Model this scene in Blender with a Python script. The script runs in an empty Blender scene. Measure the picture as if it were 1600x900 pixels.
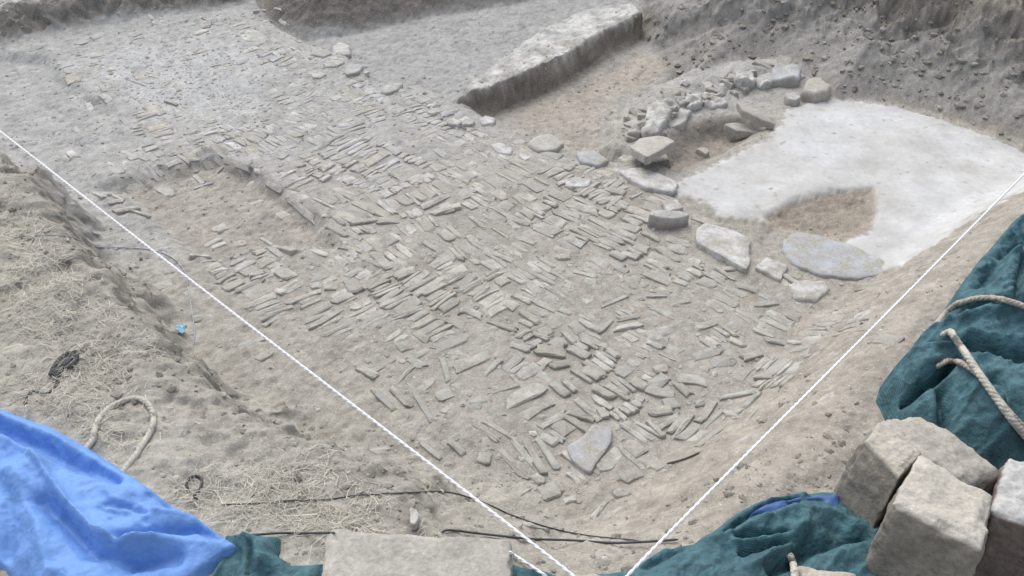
import bpy, math, random
import numpy as np
from mathutils import Matrix, Vector

random.seed(7)
RNG = np.random.RandomState(11)
scene = bpy.context.scene
COL = scene.collection

# ------------------------------------------------------------------ camera
CAM_Z = 2.6
PITCH = math.radians(38.0)
HFOV = math.radians(60.0)
cam_d = bpy.data.cameras.new("camera")
cam_d.sensor_fit = 'HORIZONTAL'
cam_d.angle = HFOV
cam_d.clip_start = 0.02
cam_d.clip_end = 500
cam = bpy.data.objects.new("camera", cam_d)
cam.location = (0, 0, CAM_Z)
cam.rotation_euler = (math.pi / 2 - PITCH, 0, 0)
COL.objects.link(cam)
scene.camera = cam

# ------------------------------------------------------------------ sky, sun, exposure (overcast, brighter behind the site)
SUN_EL, SUN_AZ = math.radians(54), math.radians(-20)      # azimuth from +Y, negative = to the left
world = bpy.data.worlds.new("World")
scene.world = world
world.use_nodes = True
wn = world.node_tree
wn.nodes.clear()
sky = wn.nodes.new("ShaderNodeTexSky")
sky.sky_type = 'NISHITA'
sky.sun_disc = False
sky.sun_elevation = SUN_EL
sky.sun_rotation = SUN_AZ
sky.air_density = 1.0
sky.dust_density = 3.0
hs = wn.nodes.new("ShaderNodeHueSaturation")
hs.inputs["Saturation"].default_value = 0.42
bg = wn.nodes.new("ShaderNodeBackground")
bg.inputs["Strength"].default_value = 0.145
wo = wn.nodes.new("ShaderNodeOutputWorld")
wn.links.new(sky.outputs[0], hs.inputs["Color"])
wn.links.new(hs.outputs[0], bg.inputs["Color"])
wn.links.new(bg.outputs[0], wo.inputs["Surface"])

sun_d = bpy.data.lights.new("sun", 'SUN')
sun_d.energy = 1.2
sun_d.angle = math.radians(60)
sun_d.color = (1.0, 0.975, 0.94)
sun = bpy.data.objects.new("sun", sun_d)
sdir = Vector((math.sin(SUN_AZ) * math.cos(SUN_EL), math.cos(SUN_AZ) * math.cos(SUN_EL), math.sin(SUN_EL)))
sun.rotation_euler = (-sdir).to_track_quat('-Z', 'Y').to_euler()
sun.location = (0, 0, 12)
COL.objects.link(sun)

scene.view_settings.view_transform = 'Standard'
scene.view_settings.look = 'None'
scene.view_settings.gamma = 1.0
scene.view_settings.use_curve_mapping = False
scene.view_settings.exposure = 0.56

# ------------------------------------------------------------------ numeric helpers
F = 800.0 / math.tan(HFOV / 2)
CP, SP = math.cos(PITCH), math.sin(PITCH)

def U(px, py, z=0.0):
    """where the photograph's pixel (1600x900) meets the height z"""
    xc = (np.asarray(px, float) - 800) / F
    yd = (np.asarray(py, float) - 450) / F
    fwd = CP - SP * yd
    down = SP + CP * yd
    t = (CAM_Z - z) / down
    return xc * t, fwd * t

def P(pts, z=0.0):
    a = np.array(pts, float)
    x, y = U(a[:, 0], a[:, 1], z)
    return np.stack([x, y], 1)

def screen_scale(x, y, z):
    d = y * CP + (CAM_Z - z) * SP
    return F / d

def _h(ix, iy, iz, seed):
    h = (ix * 374761393 + iy * 668265263 + iz * 2147483647 + seed * 1274126177) & 0xFFFFFFFF
    h = ((h ^ (h >> 13)) * 1274126177) & 0xFFFFFFFF
    h = ((h ^ (h >> 16)) * 2246822519) & 0xFFFFFFFF
    return ((h ^ (h >> 13)) & 0xFFFFFF) / float(0xFFFFFF)

def vn2(x, y, seed=0):
    fx, fy = np.floor(x), np.floor(y)
    ix, iy = fx.astype(np.int64), fy.astype(np.int64)
    u, v = x - fx, y - fy
    u = u * u * u * (u * (u * 6 - 15) + 10)
    v = v * v * v * (v * (v * 6 - 15) + 10)
    a = _h(ix, iy, 0, seed); b = _h(ix + 1, iy, 0, seed)
    c = _h(ix, iy + 1, 0, seed); d = _h(ix + 1, iy + 1, 0, seed)
    return (a + (b - a) * u) * (1 - v) + (c + (d - c) * u) * v

def fbm(x, y, f, o=3, seed=0, gain=0.5):
    """-1..1"""
    s = 0; amp = 1; tot = 0
    ca, sa = math.cos(0.6), math.sin(0.6)
    for k in range(o):
        xr, yr = ca * x - sa * y, sa * x + ca * y
        x, y = xr, yr
        s = s + amp * (vn2(x * f, y * f, seed + 17 * k) * 2 - 1)
        tot += amp; amp *= gain; f *= 2.03
    return s / tot

def billow(x, y, f, o=3, seed=0):
    s = 0; amp = 1; tot = 0
    for k in range(o):
        s = s + amp * np.abs(vn2(x * f + 3.1 * k, y * f - 1.7 * k, seed + 31 * k) * 2 - 1)
        tot += amp; amp *= 0.5; f *= 2.1
    return s / tot

def vn3(p, seed=0):
    f = np.floor(p); i = f.astype(np.int64); w = p - f
    w = w * w * (3 - 2 * w)
    r = 0
    for dx in (0, 1):
        for dy in (0, 1):
            for dz in (0, 1):
                k = _h(i[:, 0] + dx, i[:, 1] + dy, i[:, 2] + dz, seed)
                r = r + k * (w[:, 0] if dx else 1 - w[:, 0]) * (w[:, 1] if dy else 1 - w[:, 1]) * (w[:, 2] if dz else 1 - w[:, 2])
    return r * 2 - 1

def fbm3(p, f, o=3, seed=0):
    s = 0; a = 1; t = 0
    for k in range(o):
        s = s + a * vn3(p * f + 7.3 * k, seed + k); t += a; a *= 0.5; f *= 2.1
    return s / t

def ss(x, a, b):
    t = np.clip((x - a) / (b - a), 0, 1)
    return t * t * (3 - 2 * t)

def pdist(x, y, poly, closed=False):
    p = np.asarray(poly, float)
    n = len(p)
    best = np.full(np.shape(x), 1e9)
    for i in range(n if closed else n - 1):
        ax, ay = p[i]; bx, by = p[(i + 1) % n]
        dx, dy = bx - ax, by - ay
        L = dx * dx + dy * dy + 1e-12
        t = np.clip(((x - ax) * dx + (y - ay) * dy) / L, 0, 1)
        best = np.minimum(best, (x - ax - t * dx) ** 2 + (y - ay - t * dy) ** 2)
    return np.sqrt(best)

def sdist(x, y, poly):
    p = np.asarray(poly, float)
    n = len(p)
    ins = np.zeros(np.shape(x), bool)
    for i in range(n):
        ax, ay = p[i]; bx, by = p[(i + 1) % n]
        if ay == by:
            continue
        c = ((ay > y) != (by > y)) & (x < (bx - ax) * (y - ay) / (by - ay) + ax)
        ins ^= c
    d = pdist(x, y, p, True)
    return np.where(ins, d, -d)

# ------------------------------------------------------------------ plan of the dig
BANK = np.vstack([
    [(-9.0, 4.6)],
    P([(-330, 70), (-120, 150), (0, 222), (70, 285), (135, 365), (215, 470), (300, 550), (400, 600), (520, 665), (640, 745), (740, 810), (840, 862),
       (940, 868), (1030, 838), (1110, 790), (1210, 715), (1310, 610), (1400, 500), (1480, 420), (1570, 345), (1660, 275), (1800, 190)], 0.42),
    [(9, 5.2), (9, -6), (-9, -6)]])
ROOM_BACK = np.vstack([P([(392, -60), (405, 12), (432, 40), (480, 66), (545, 88), (585, 128), (640, 136), (690, 150), (716, 158)], 0.0),
                       P([(800, 112), (880, 75), (935, 38), (1000, 14), (1010, -60)], 0.0)])
WALL_TOP = P([(712, 154), (800, 126), (880, 92), (945, 50), (1002, 24), (990, 6), (928, 10), (864, 36), (822, 66), (782, 94), (735, 124)], 0.0)
ROOM_RIGHT = np.vstack([P([(716, 160), (765, 196), (835, 228), (900, 242), (960, 262), (1000, 252)], -0.05),
                        P([(995, 215), (1010, 178), (1060, 152), (1110, 130), (1150, 100), (1100, 92), (1040, 80), (1006, 30), (975, 60), (930, 88), (860, 118), (752, 168)], -0.2)])
HOLLOW = P([(1012, 252), (1045, 232), (1072, 212), (1110, 198), (1155, 192), (1198, 200), (1185, 214), (1105, 255), (1058, 276), (1030, 268)], -0.06)
PLASTER = P([(1000, 290), (960, 262), (1000, 262), (1055, 282), (1110, 256), (1195, 218), (1215, 195), (1232, 168), (1300, 152), (1400, 163), (1500, 193), (1600, 233), (1720, 290),
             (1660, 325), (1590, 345), (1520, 372), (1440, 412), (1398, 428), (1345, 408), (1318, 378), (1352, 362), (1368, 340), (1362, 302), (1300, 304), (1240, 320),
             (1190, 341), (1125, 338), (1108, 318), (1070, 300)], 0.02)
HOLE = P([(1196, 342), (1240, 318), (1300, 303), (1362, 300), (1370, 335), (1352, 364), (1300, 374), (1250, 362), (1205, 362)], -0.02)
SPOIL = np.vstack([P([(990, -60), (1008, 26), (1045, 88), (1100, 108), (1180, 92), (1250, 108), (1296, 150), (1400, 160), (1500, 190), (1600, 230), (1730, 285), (1900, 350)], 0.0),
                   [(12, 6), (12, 40), (1.5, 40)]])
BAULK_L = np.vstack([P([(-300, 110), (0, 70), (100, 50), (230, 26), (330, 16), (392, 6), (396, -10), (400, -60)], 0.0), [(-3, 40), (-14, 40), (-14, 6)]])
BACKWALL = np.vstack([P([(396, -20), (415, 44), (470, 62), (560, 50), (680, 26), (800, 4), (900, -20), (1010, -50)], -0.1), [(3, 40), (-4, 40)]])
PAVED = P([(78, 92), (200, 60), (330, 32), (396, 22), (478, 66), (545, 90), (585, 132), (700, 160), (765, 198), (835, 232), (960, 268), (1075, 310), (1085, 385), (1180, 442),
           (1330, 480), (1385, 500), (1330, 570), (1240, 650), (1130, 700), (1030, 745), (960, 790), (850, 795), (760, 735), (690, 670), (640, 610), (560, 535),
           (500, 520), (400, 490), (330, 430), (420, 390), (520, 385), (492, 345), (420, 292), (350, 248), (290, 262), (160, 292), (110, 270), (190, 215), (190, 168), (110, 130)], 0.0)
COBBLE = P([(320, 425), (360, 395), (450, 380), (540, 385), (580, 470), (540, 515), (430, 490)], 0.0)
PIT = P([(175, 300), (250, 272), (345, 252), (415, 292), (490, 345), (520, 392), (420, 392), (330, 420), (250, 360)], -0.04)
LOWL = P([(-200, 120), (0, 85), (70, 88), (105, 130), (185, 166), (150, 200), (60, 215), (-60, 200), (-200, 190)], 0.0)

RIDGE = P([(985, 232), (1015, 190), (1060, 165), (1110, 145), (1165, 122), (1240, 112)], -0.05)

def T(x, y, micro=True):
    """height of the ground"""
    x = np.asarray(x, float); y = np.asarray(y, float)
    w1 = fbm(x, y, 3.2, 3, 3)
    w2 = fbm(x, y, 11, 3, 5)
    warp = 0.05 * w1 + 0.02 * w2
    z = 0.022 * fbm(x, y, 0.9, 3, 1)
    # the shallow steps in the floor
    z = z - 0.045 * ss(sdist(x, y, LOWL) + 0.5 * warp, -0.06, 0.06)
    z = z - 0.055 * ss(sdist(x, y, PIT) + 1.2 * warp, -0.04, 0.07)
    dh = sdist(x, y, HOLE) + 0.5 * warp
    dp = sdist(x, y, PLASTER) + 0.35 * warp
    z = z * (1 - 0.6 * ss(dp, -0.2, 0.1)) + 0.010 * ss(dp, -0.03, 0.03)
    z = z - 0.026 * ss(dh, -0.03, 0.05)
    z = z - 0.10 * ss(sdist(x, y, HOLLOW) + 0.5 * warp, -0.05, 0.10)
    # rooms and the baulk between them
    drb = sdist(x, y, ROOM_BACK) + 0.3 * warp
    z = np.where(drb > -0.08, z + (-0.09 - z * 0.5) * ss(drb, -0.03, 0.04), z)
    drr = sdist(x, y, ROOM_RIGHT) + 0.4 * warp
    z = np.where(drr > -0.2, z + (-0.165 - z * 0.5) * ss(drr, -0.05, 0.16), z)
    dw = sdist(x, y, WALL_TOP) + 0.25 * warp
    zw = 0.015 + 0.022 * w1 + 0.012 * w2
    z = np.where(dw > -0.1, z + (zw - z) * ss(dw, -0.035, 0.02), z)
    drg = pdist(x, y, RIDGE) + warp
    z = np.where(drg < 0.5, z + (0.03 + 0.04 * w1 - z) * (1 - ss(drg, 0.06, 0.24)), z)
    # earth banks round the rooms
    lump = billow(x, y, 3.1, 3, 9)
    lump2 = billow(x, y, 9.0, 3, 19)
    dbw = sdist(x, y, BACKWALL) + warp
    z = z + np.where(dbw > -0.1, 0.62 * np.clip(dbw + 0.05, 0, 0.9) + 0.10 * (lump - 0.3) * ss(dbw, 0, 0.2), 0)
    dbl = sdist(x, y, BAULK_L) + 0.6 * warp
    z = z + 0.16 * ss(dbl, -0.03, 0.22) + np.where(dbl > 0, 0.05 * lump2 * ss(dbl, 0, 0.1) * (1 - ss(dbl, 0.3, 0.6)), 0)
    dsp = sdist(x, y, SPOIL) + 0.7 * warp
    up = np.clip(dsp, 0, 1.7)
    hs_ = 0.62 * up + 0.10 * ss(dsp + 0.25 * w1 + 0.08 * w2, 0.55, 0.72) + 0.10 * ss(dsp + 0.3 * w1 + 0.1 * w2, 1.05, 1.22)
    z = z + np.where(dsp > 0, hs_ + ss(dsp, 0.05, 0.5) * (0.16 * (0.35 - lump) + 0.08 * (0.3 - lump2)), 0)
    # bank that carries the strings, sheets and blocks
    db = sdist(x, y, BANK)
    side = ss(x, -1.0, 0.2)
    dbk = db + (1 - 0.75 * ss(x, -0.6, 0.5)) * (1.5 * warp + 0.05 * fbm(x, y, 7, 3, 8))
    wid = 0.22 + 0.24 * side
    hb = 0.42 * ss(dbk, -wid, 0.10) + 0.05 * np.clip(db, 0, 1.2) * ss(-x, 0.0, 0.8)
    z = z + hb + np.where(db > 0, ss(db, 0, 0.2) * (0.03 * w1 + 0.012 * w2) * (1 - 0.6 * side), 0)
    if micro:
        pav = ss(sdist(x, y, PAVED), -0.05, 0.1)
        pl = ss(dp, -0.01, 0.02) * (1 - ss(dh, -0.03, 0.02))
        a = 1 - 0.80 * pl - 0.72 * pav
        z = z + pav * (0.013 * fbm(x, y, 3.3, 3, 37) - 0.0012 + 0.003 * ss(y - 0.55 * x, 4.2, 6.2)) + a * (0.005 * fbm(x, y, 8, 2, 39) + 0.005 * fbm(x, y, 19, 3, 41) + 0.0045 * fbm(x, y, 55, 2, 43) - 0.007 * ss(fbm(x, y, 23, 2, 49), 0.3, 0.6))
        rough = np.clip(ss(dsp, 0.3, 0.8) + ss(dbw, 0.1, 0.3) + ss(dbl, 0.0, 0.1) * (1 - ss(dbl, 0.3, 0.6)) + 0.5 * ss(db, -0.2, -0.05) * (1 - ss(db, 0.25, 0.6)) * (1 - side), 0, 1)
        z = z - rough * (0.045 * billow(x, y, 13, 2, 47) + 0.04 * ss(fbm(x, y, 7, 3, 48), 0.15, 0.4))
    return z

GREY = np.array((.355, .355, .345)); WARM = np.array((.334, .314, .274)); DARK = np.array((.190, .175, .153))
PLAS = np.array((.515, .518, .515)); BEIGE = np.array((.325, .297, .256)); STRAW = np.array((.352, .336, .294)); PALE = np.array((.47, .465, .44))
BROWN = np.array((.272, .240, .200))

def ground_colour(x, y):
    """colour of soil, dust and mortar in linear RGB, some painted haze and shade included"""
    w1 = fbm(x, y, 2.2, 3, 61); w2 = fbm(x, y, 9, 3, 67); w3 = fbm(x, y, 34, 2, 71)
    warp = 0.05 * w1 + 0.03 * w2 + 0.01 * w3
    n = len(x)
    def mix(c, col, m):
        return c + (col - c) * np.asarray(m)[:, None]
    c = np.tile(WARM, (n, 1))
    gx = ss(y - 0.55 * x, 3.2, 6.0)                                   # the far left of the floor goes grey: dust, with camera haze painted in
    c = mix(c, GREY, np.clip(gx + 0.25 * w1, 0, 1))
    pav = ss(sdist(x, y, PAVED) + warp, -0.05, 0.1)
    c = mix(c, np.array((.336, .315, .281)), 0.6 * pav * (1 - 0.7 * gx))
    tan = ss(w1 + 0.5 * w2, 0.15, 0.5) * pav * (1 - gx)
    c = mix(c, BROWN, 0.75 * tan)
    c = mix(c, np.array((.46, .465, .465)), 0.6 * ss(sdist(x, y, P([(80, 95), (200, 60), (330, 40), (430, 110), (420, 200), (230, 190)])) + 2 * warp, -0.1, 0.3))  # pale far-left patch, haze painted in along with the dust
    c = mix(c, np.array((.328, .300, .258)), 0.8 * ss(sdist(x, y, PIT) + warp, -0.04, 0.08))
    c = mix(c, np.array((.352, .315, .266)), 0.85 * ss(sdist(x, y, ROOM_RIGHT) + 2 * warp, 0.0, 0.4))
    c = mix(c, GREY * 0.92, 0.9 * ss(sdist(x, y, ROOM_BACK) + warp, 0.0, 0.1))
    c = mix(c, BROWN * 0.9, 0.8 * ss(sdist(x, y, HOLLOW) + warp, -0.06, 0.04))
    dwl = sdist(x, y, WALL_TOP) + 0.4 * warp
    c = mix(c, BROWN * 0.85, 0.9 * ss(dwl, -0.16, -0.05) * ss(sdist(x, y, ROOM_RIGHT), -0.12, -0.02))  # baulk face tinted darker to stand in for its shade
    c = mix(c, PALE * 1.06, ss(dwl, -0.01, 0.03) * np.clip(0.75 + 0.6 * w2, 0, 1))
    dsp = sdist(x, y, SPOIL) + warp
    c = mix(c, BROWN * 0.86, 0.9 * ss(dsp, -0.02, 0.08))
    c = mix(c, DARK, ss(dsp, 0.1, 0.5) * np.clip(0.30 + 0.9 * w1 + 0.5 * w2, 0, 0.85))
    c = mix(c, GREY * 0.78, 0.6 * ss(dsp, 0.0, 0.1) * (1 - ss(dsp, 0.4, 0.7)))
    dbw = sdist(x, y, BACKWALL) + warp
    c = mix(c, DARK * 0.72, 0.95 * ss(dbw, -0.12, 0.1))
    dbl = sdist(x, y, BAULK_L) + warp
    c = mix(c, DARK, 0.85 * ss(dbl, -0.02, 0.06) * (1 - ss(dbl, 0.22, 0.4)))
    c = mix(c, PALE * 0.9, 0.8 * ss(dbl, 0.25, 0.5))
    db = sdist(x, y, BANK)
    left = 1 - ss(x, 0.0, 0.6)
    c = mix(c, BEIGE, 0.85 * ss(db + warp, -0.55, -0.2) * (1 - left))
    c = mix(c, WARM * 0.98, 0.85 * ss(db + warp, -0.2, -0.02) * left)
    c = mix(c, STRAW, left * ss(db + 2 * warp, 0.08, 0.4) * np.clip(0.8 + 0.5 * w1, 0, 1))
    c = mix(c, DARK, left * 0.25 * ss(db + warp, -0.1, 0.05) * (1 - ss(db, 0.1, 0.35)) * ss(w2 + w1, -0.1, 0.3))
    dp = sdist(x, y, PLASTER) + 0.35 * (0.05 * fbm(x, y, 3.2, 3, 3) + 0.02 * fbm(x, y, 11, 3, 5)) + 0.012 * w3
    dh = sdist(x, y, HOLE) + 0.6 * warp
    stain = ss(fbm(x, y, 1.6, 4, 83), 0.05, 0.45) * 0.30 + ss(fbm(x, y, 6, 4, 84), 0.2, 0.5) * 0.25 + 0.35 * (1 - ss(dp, 0.0, 0.25))
    c = mix(c, PLAS, ss(dp + 0.030 * w2 + 0.022 * w3, -0.006, 0.006) * np.clip(1.04 - 0.8 * stain, 0.5, 1))
    c = mix(c, BROWN * 1.05, ss(dh, -0.03, 0.02))
    plm = ss(dp, -0.012, 0.02) * (1 - ss(dh, -0.03, 0.02))
    c = c * (1 + (1 - 0.75 * plm) * (0.17 * w2 + 0.16 * w3 + 0.10 * fbm(x, y, 80, 1, 73)))[:, None]
    return np.clip(c, 0.02, 0.8)

# ------------------------------------------------------------------ object helpers
def link(o, parent=None):
    COL.objects.link(o)
    if parent is not None:
        o.parent = parent
    return o

def mesh_np(name, v, f, smooth=True):
    """f: (n,3) or (n,4) int array, or list of arrays of different width"""
    me = bpy.data.meshes.new(name)
    fs = f if isinstance(f, list) else [f]
    fs = [np.asarray(a, np.int32) for a in fs if len(a)]
    v = np.asarray(v, np.float32)
    me.vertices.add(len(v))
    me.vertices.foreach_set("co", v.ravel())
    loops = np.concatenate([a.ravel() for a in fs])
    tot = np.concatenate([np.full(len(a), a.shape[1], np.int32) for a in fs])
    start = np.concatenate([[0], np.cumsum(tot)[:-1]]).astype(np.int32)
    me.loops.add(len(loops))
    me.loops.foreach_set("vertex_index", loops)
    me.polygons.add(len(tot))
    me.polygons.foreach_set("loop_start", start)
    me.polygons.foreach_set("loop_total", tot)
    me.polygons.foreach_set("use_smooth", np.full(len(tot), smooth))
    me.update(calc_edges=True)
    return me

def colour_attr(me, c, name="tint"):
    a = me.attributes.new(name, 'FLOAT_COLOR', 'POINT')
    n = len(me.vertices)
    rgba = np.ones((n, 4), np.float32)
    rgba[:, :3] = c
    a.data.foreach_set("color", rgba.ravel())

def tag(o, label=None, cat=None, group=None, kind=None):
    if label: o["label"] = label
    if cat:
        o["category"] = cat
        if not kind: kind = 'thing'
    if group: o["group"] = group
    if kind: o["kind"] = kind
    return o

def empty(name, loc=(0, 0, 0)):
    o = bpy.data.objects.new(name, None)
    o.empty_display_size = 0.1
    o.location = loc
    return link(o)

# ------------------------------------------------------------------ materials
def new_mat(name):
    m = bpy.data.materials.new(name)
    m.use_nodes = True
    nt = m.node_tree
    b = nt.nodes["Principled BSDF"]
    return m, nt, b

def nd(nt, t, **kw):
    n = nt.nodes.new(t)
    for k, v in kw.items():
        setattr(n, k, v)
    return n

def noise(nt, vec, scale, detail=3, rough=0.6):
    n = nd(nt, "ShaderNodeTexNoise")
    n.inputs["Scale"].default_value = scale
    n.inputs["Detail"].default_value = detail
    n.inputs["Roughness"].default_value = rough
    nt.links.new(vec, n.inputs["Vector"])
    return n.outputs["Fac"]

def ramp(nt, fac, lo, hi, a=0.0, b=1.0):
    n = nd(nt, "ShaderNodeMapRange")
    n.inputs["From Min"].default_value = lo; n.inputs["From Max"].default_value = hi
    n.inputs["To Min"].default_value = a; n.inputs["To Max"].default_value = b
    nt.links.new(fac, n.inputs["Value"])
    return n.outputs[0]

def mul(nt, col, fac_val):
    """colour times a grey value"""
    n = nd(nt, "ShaderNodeMix", data_type='RGBA', blend_type='MULTIPLY')
    n.inputs["Factor"].default_value = 1
    c = nd(nt, "ShaderNodeCombineColor")
    for k in range(3): nt.links.new(fac_val, c.inputs[k])
    nt.links.new(col, n.inputs[6]); nt.links.new(c.outputs[0], n.inputs[7])
    return n.outputs[2]

def mixc(nt, fac, a, b):
    n = nd(nt, "ShaderNodeMix", data_type='RGBA')
    nt.links.new(fac, n.inputs["Factor"])
    for s, i in ((a, 6), (b, 7)):
        if isinstance(s, tuple): n.inputs[i].default_value = (*s, 1)
        else: nt.links.new(s, n.inputs[i])
    return n.outputs[2]

def bump(nt, b, hts, dist=0.01, strength=1.0):
    prev = None
    for h, d, s in hts:
        n = nd(nt, "ShaderNodeBump")
        n.inputs["Distance"].default_value = d; n.inputs["Strength"].default_value = s
        nt.links.new(h, n.inputs["Height"])
        if prev is not None: nt.links.new(prev, n.inputs["Normal"])
        prev = n.outputs[0]
    nt.links.new(prev, b.inputs["Normal"])

def relief(nt, vec, s):
    if s > 0: return noise(nt, vec, s, 4, 0.65)
    n = noise(nt, vec, -s, 3, 0.55)
    a = nd(nt, "ShaderNodeMath", operation='SUBTRACT'); a.inputs[1].default_value = 0.5; nt.links.new(n, a.inputs[0])
    b = nd(nt, "ShaderNodeMath", operation='ABSOLUTE'); nt.links.new(a.outputs[0], b.inputs[0])
    c = nd(nt, "ShaderNodeMath", operation='SUBTRACT'); c.inputs[0].default_value = 0.5; nt.links.new(b.outputs[0], c.inputs[1])
    return c.outputs[0]

def attr_mat(name, attr, fine, coarse, bumps, rough=0.95, obj_coords=False, fine_rng=(0.78, 1.2), speck=None, world_dust=False):
    m, nt, b = new_mat(name)
    tc = nd(nt, "ShaderNodeTexCoord"); vec = tc.outputs["Object"]
    a = nd(nt, "ShaderNodeAttribute", attribute_name=attr)
    f1 = ramp(nt, noise(nt, vec, fine, 4, 0.7), 0.25, 0.75, *fine_rng)
    f2 = ramp(nt, noise(nt, vec, coarse, 3, 0.6), 0.3, 0.7, 0.88, 1.1)
    c = mul(nt, mul(nt, a.outputs["Color"], f1), f2)
    if world_dust:                                    # soil smeared over the stones in patches that ignore their outlines
        geo = nd(nt, "ShaderNodeNewGeometry")
        soilc = nd(nt, "ShaderNodeRGB"); soilc.outputs[0].default_value = (.352, .336, .300, 1)
        c = mixc(nt, ramp(nt, noise(nt, geo.outputs["Position"], 11, 6, 0.75), 0.41, 0.58), c, mul(nt, soilc.outputs[0], ramp(nt, noise(nt, geo.outputs["Position"], 90, 3, 0.7), 0.25, 0.75, 0.7, 1.25)))
    if speck:
        sc, lo, hi, colr = speck
        c = mixc(nt, ramp(nt, noise(nt, vec, sc, 2, 0.5), lo, hi), c, colr)
    nt.links.new(c, b.inputs["Base Color"])
    b.inputs["Roughness"].default_value = rough
    b.inputs["Specular IOR Level"].default_value = 0.15
    bump(nt, b, [(relief(nt, vec, s), d, st) for s, d, st in bumps])
    return m

M = {}
M['ground'] = attr_mat('soil', 'tint', 110, 22, [(38, 0.008, 0.6), (120, 0.004, 0.7), (330, 0.002, 0.6)], fine_rng=(0.74, 1.22), speck=(130, 0.64, 0.72, (.50, .48, .44)))
M['plaster'] = attr_mat('lime_plaster', 'tint', 40, 5, [(20, 0.006, 0.5), (120, 0.002, 0.4)], fine_rng=(0.94, 1.05), speck=(17, 0.65, 0.72, (.36, .345, .315)))
M['stone'] = attr_mat('schist', 'tint', 60, 9, [(30, 0.006, 0.6), (140, 0.003, 0.5)], rough=0.9, fine_rng=(0.80, 1.15), world_dust=True)
M['paver'] = attr_mat('dusty_schist', 'tint', 60, 9, [(30, 0.005, 0.6), (140, 0.002, 0.5)], rough=0.92, fine_rng=(0.82, 1.15), world_dust=True)
M['block'] = attr_mat('building_stone', 'tint', 55, 11, [(-8, -0.022, 0.5), (24, 0.008, 0.7), (90, 0.004, 0.8), (260, 0.002, 0.7)], rough=0.92, fine_rng=(0.70, 1.22), speck=(60, 0.68, 0.80, (.30, .28, .25)))

def flat_mat(name, col, rough, sc=30, amt=0.15, bumps=((60, 0.002, 0.4),), sheen=0.0, spec=0.3):
    m, nt, b = new_mat(name)
    tc = nd(nt, "ShaderNodeTexCoord"); vec = tc.outputs["Object"]
    rgb = nd(nt, "ShaderNodeRGB"); rgb.outputs[0].default_value = (*col, 1)
    c = mul(nt, rgb.outputs[0], ramp(nt, noise(nt, vec, sc, 4, 0.65), 0.28, 0.72, 1 - amt, 1 + amt))
    nt.links.new(c, b.inputs["Base Color"])
    b.inputs["Roughness"].default_value = rough
    b.inputs["Specular IOR Level"].default_value = spec
    bump(nt, b, [(relief(nt, vec, s), d, st) for s, d, st in bumps])
    return m, nt, b, vec

M['blue'] = flat_mat('blue_sheet', (.145, .29, .62), 0.6, 14, 0.10, ((-7, 0.030, 0.7), (-19, 0.012, 0.6), (150, .002, .4)), spec=0.3)[0]
M['bluedark'] = flat_mat('dark_blue_sheet', (.045, .10, .27), 0.5, 20, 0.15, ((35, 0.004, 0.4),), spec=0.35)[0]

def green_cloth():
    m, nt, b, vec = flat_mat('green_mesh_cloth', (.062, .138, .162), 0.75, 26, 0.42, ((-9, 0.030, 0.8), (-24, 0.014, 0.7), (60, 0.004, 0.4)), spec=0.25)
    w = []
    for ax in ('X', 'Y'):
        n = nd(nt, "ShaderNodeTexWave", wave_type='BANDS', bands_direction=ax)
        n.inputs["Scale"].default_value = 105; n.inputs["Distortion"].default_value = 1.2; n.inputs["Detail"].default_value = 1
        nt.links.new(vec, n.inputs["Vector"]); w.append(n.outputs["Fac"])
    mx = nd(nt, "ShaderNodeMath", operation='MULTIPLY'); nt.links.new(w[0], mx.inputs[0]); nt.links.new(w[1], mx.inputs[1])
    old = b.inputs["Base Color"].links[0].from_socket
    nt.links.new(mul(nt, old, ramp(nt, mx.outputs[0], 0, 0.7, 0.72, 1.32)), b.inputs["Base Color"])
    return m
M['green'] = green_cloth()
M['rope'] = flat_mat('hemp_rope', (.40, .355, .30), 0.9, 120, 0.25, ((200, 0.002, 0.8),), spec=0.1)[0]
M['oldrope'] = flat_mat('dusty_rope', (.47, .445, .39), 0.95, 120, 0.25, ((200, 0.002, 0.8),), spec=0.1)[0]
M['string'] = flat_mat('white_string', (.78, .78, .80), 0.7, 200, 0.08, ((400, 0.001, 0.4),))[0]
M['cable'] = flat_mat('dark_cord', (.055, .060, .066), 0.6, 60, 0.3)[0]
M['strap'] = flat_mat('dark_strap', (.055, .058, .063), 0.7, 60, 0.3)[0]
M['plastic'] = flat_mat('pale_blue_plastic', (.34, .37, .40), 0.45, 60, 0.2)[0]
M['bluescrap'] = flat_mat('light_blue_plastic', (.24, .46, .58), 0.4, 60, 0.3)[0]
M['twig'] = flat_mat('twig_bark', (.10, .085, .07), 0.9, 80, 0.3)[0]
M['straw'] = attr_mat('dry_straw', 'tint', 60, 9, [(60, 0.001, 0.3)], rough=0.8)

# ------------------------------------------------------------------ the ground, one continuous sheet split by what it is
def axis(core, lo, hi, g=1.18):
    a = list(core)
    s = a[1] - a[0]; left = []
    x = a[0]
    while x > lo:
        s *= g; x -= s; left.append(x)
    s = a[-1] - a[-2]; right = []
    x = a[-1]
    while x < hi:
        s *= g; x += s; right.append(x)
    return np.array(left[::-1] + a + right)

ycore = [0.75]
while ycore[-1] < 7.9:
    ycore.append(ycore[-1] + 0.0075 + 0.0016 * (ycore[-1] - 0.75))
gx_ = axis(list(np.arange(-4.5, 4.5001, 0.0115)), -120, 120)
gy_ = axis(ycore, -60, 220)
GX, GY = np.meshgrid(gx_, gy_)
shp = GX.shape
fx, fy = GX.ravel(), GY.ravel()
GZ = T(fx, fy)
GC = ground_colour(fx, fy)
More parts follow.
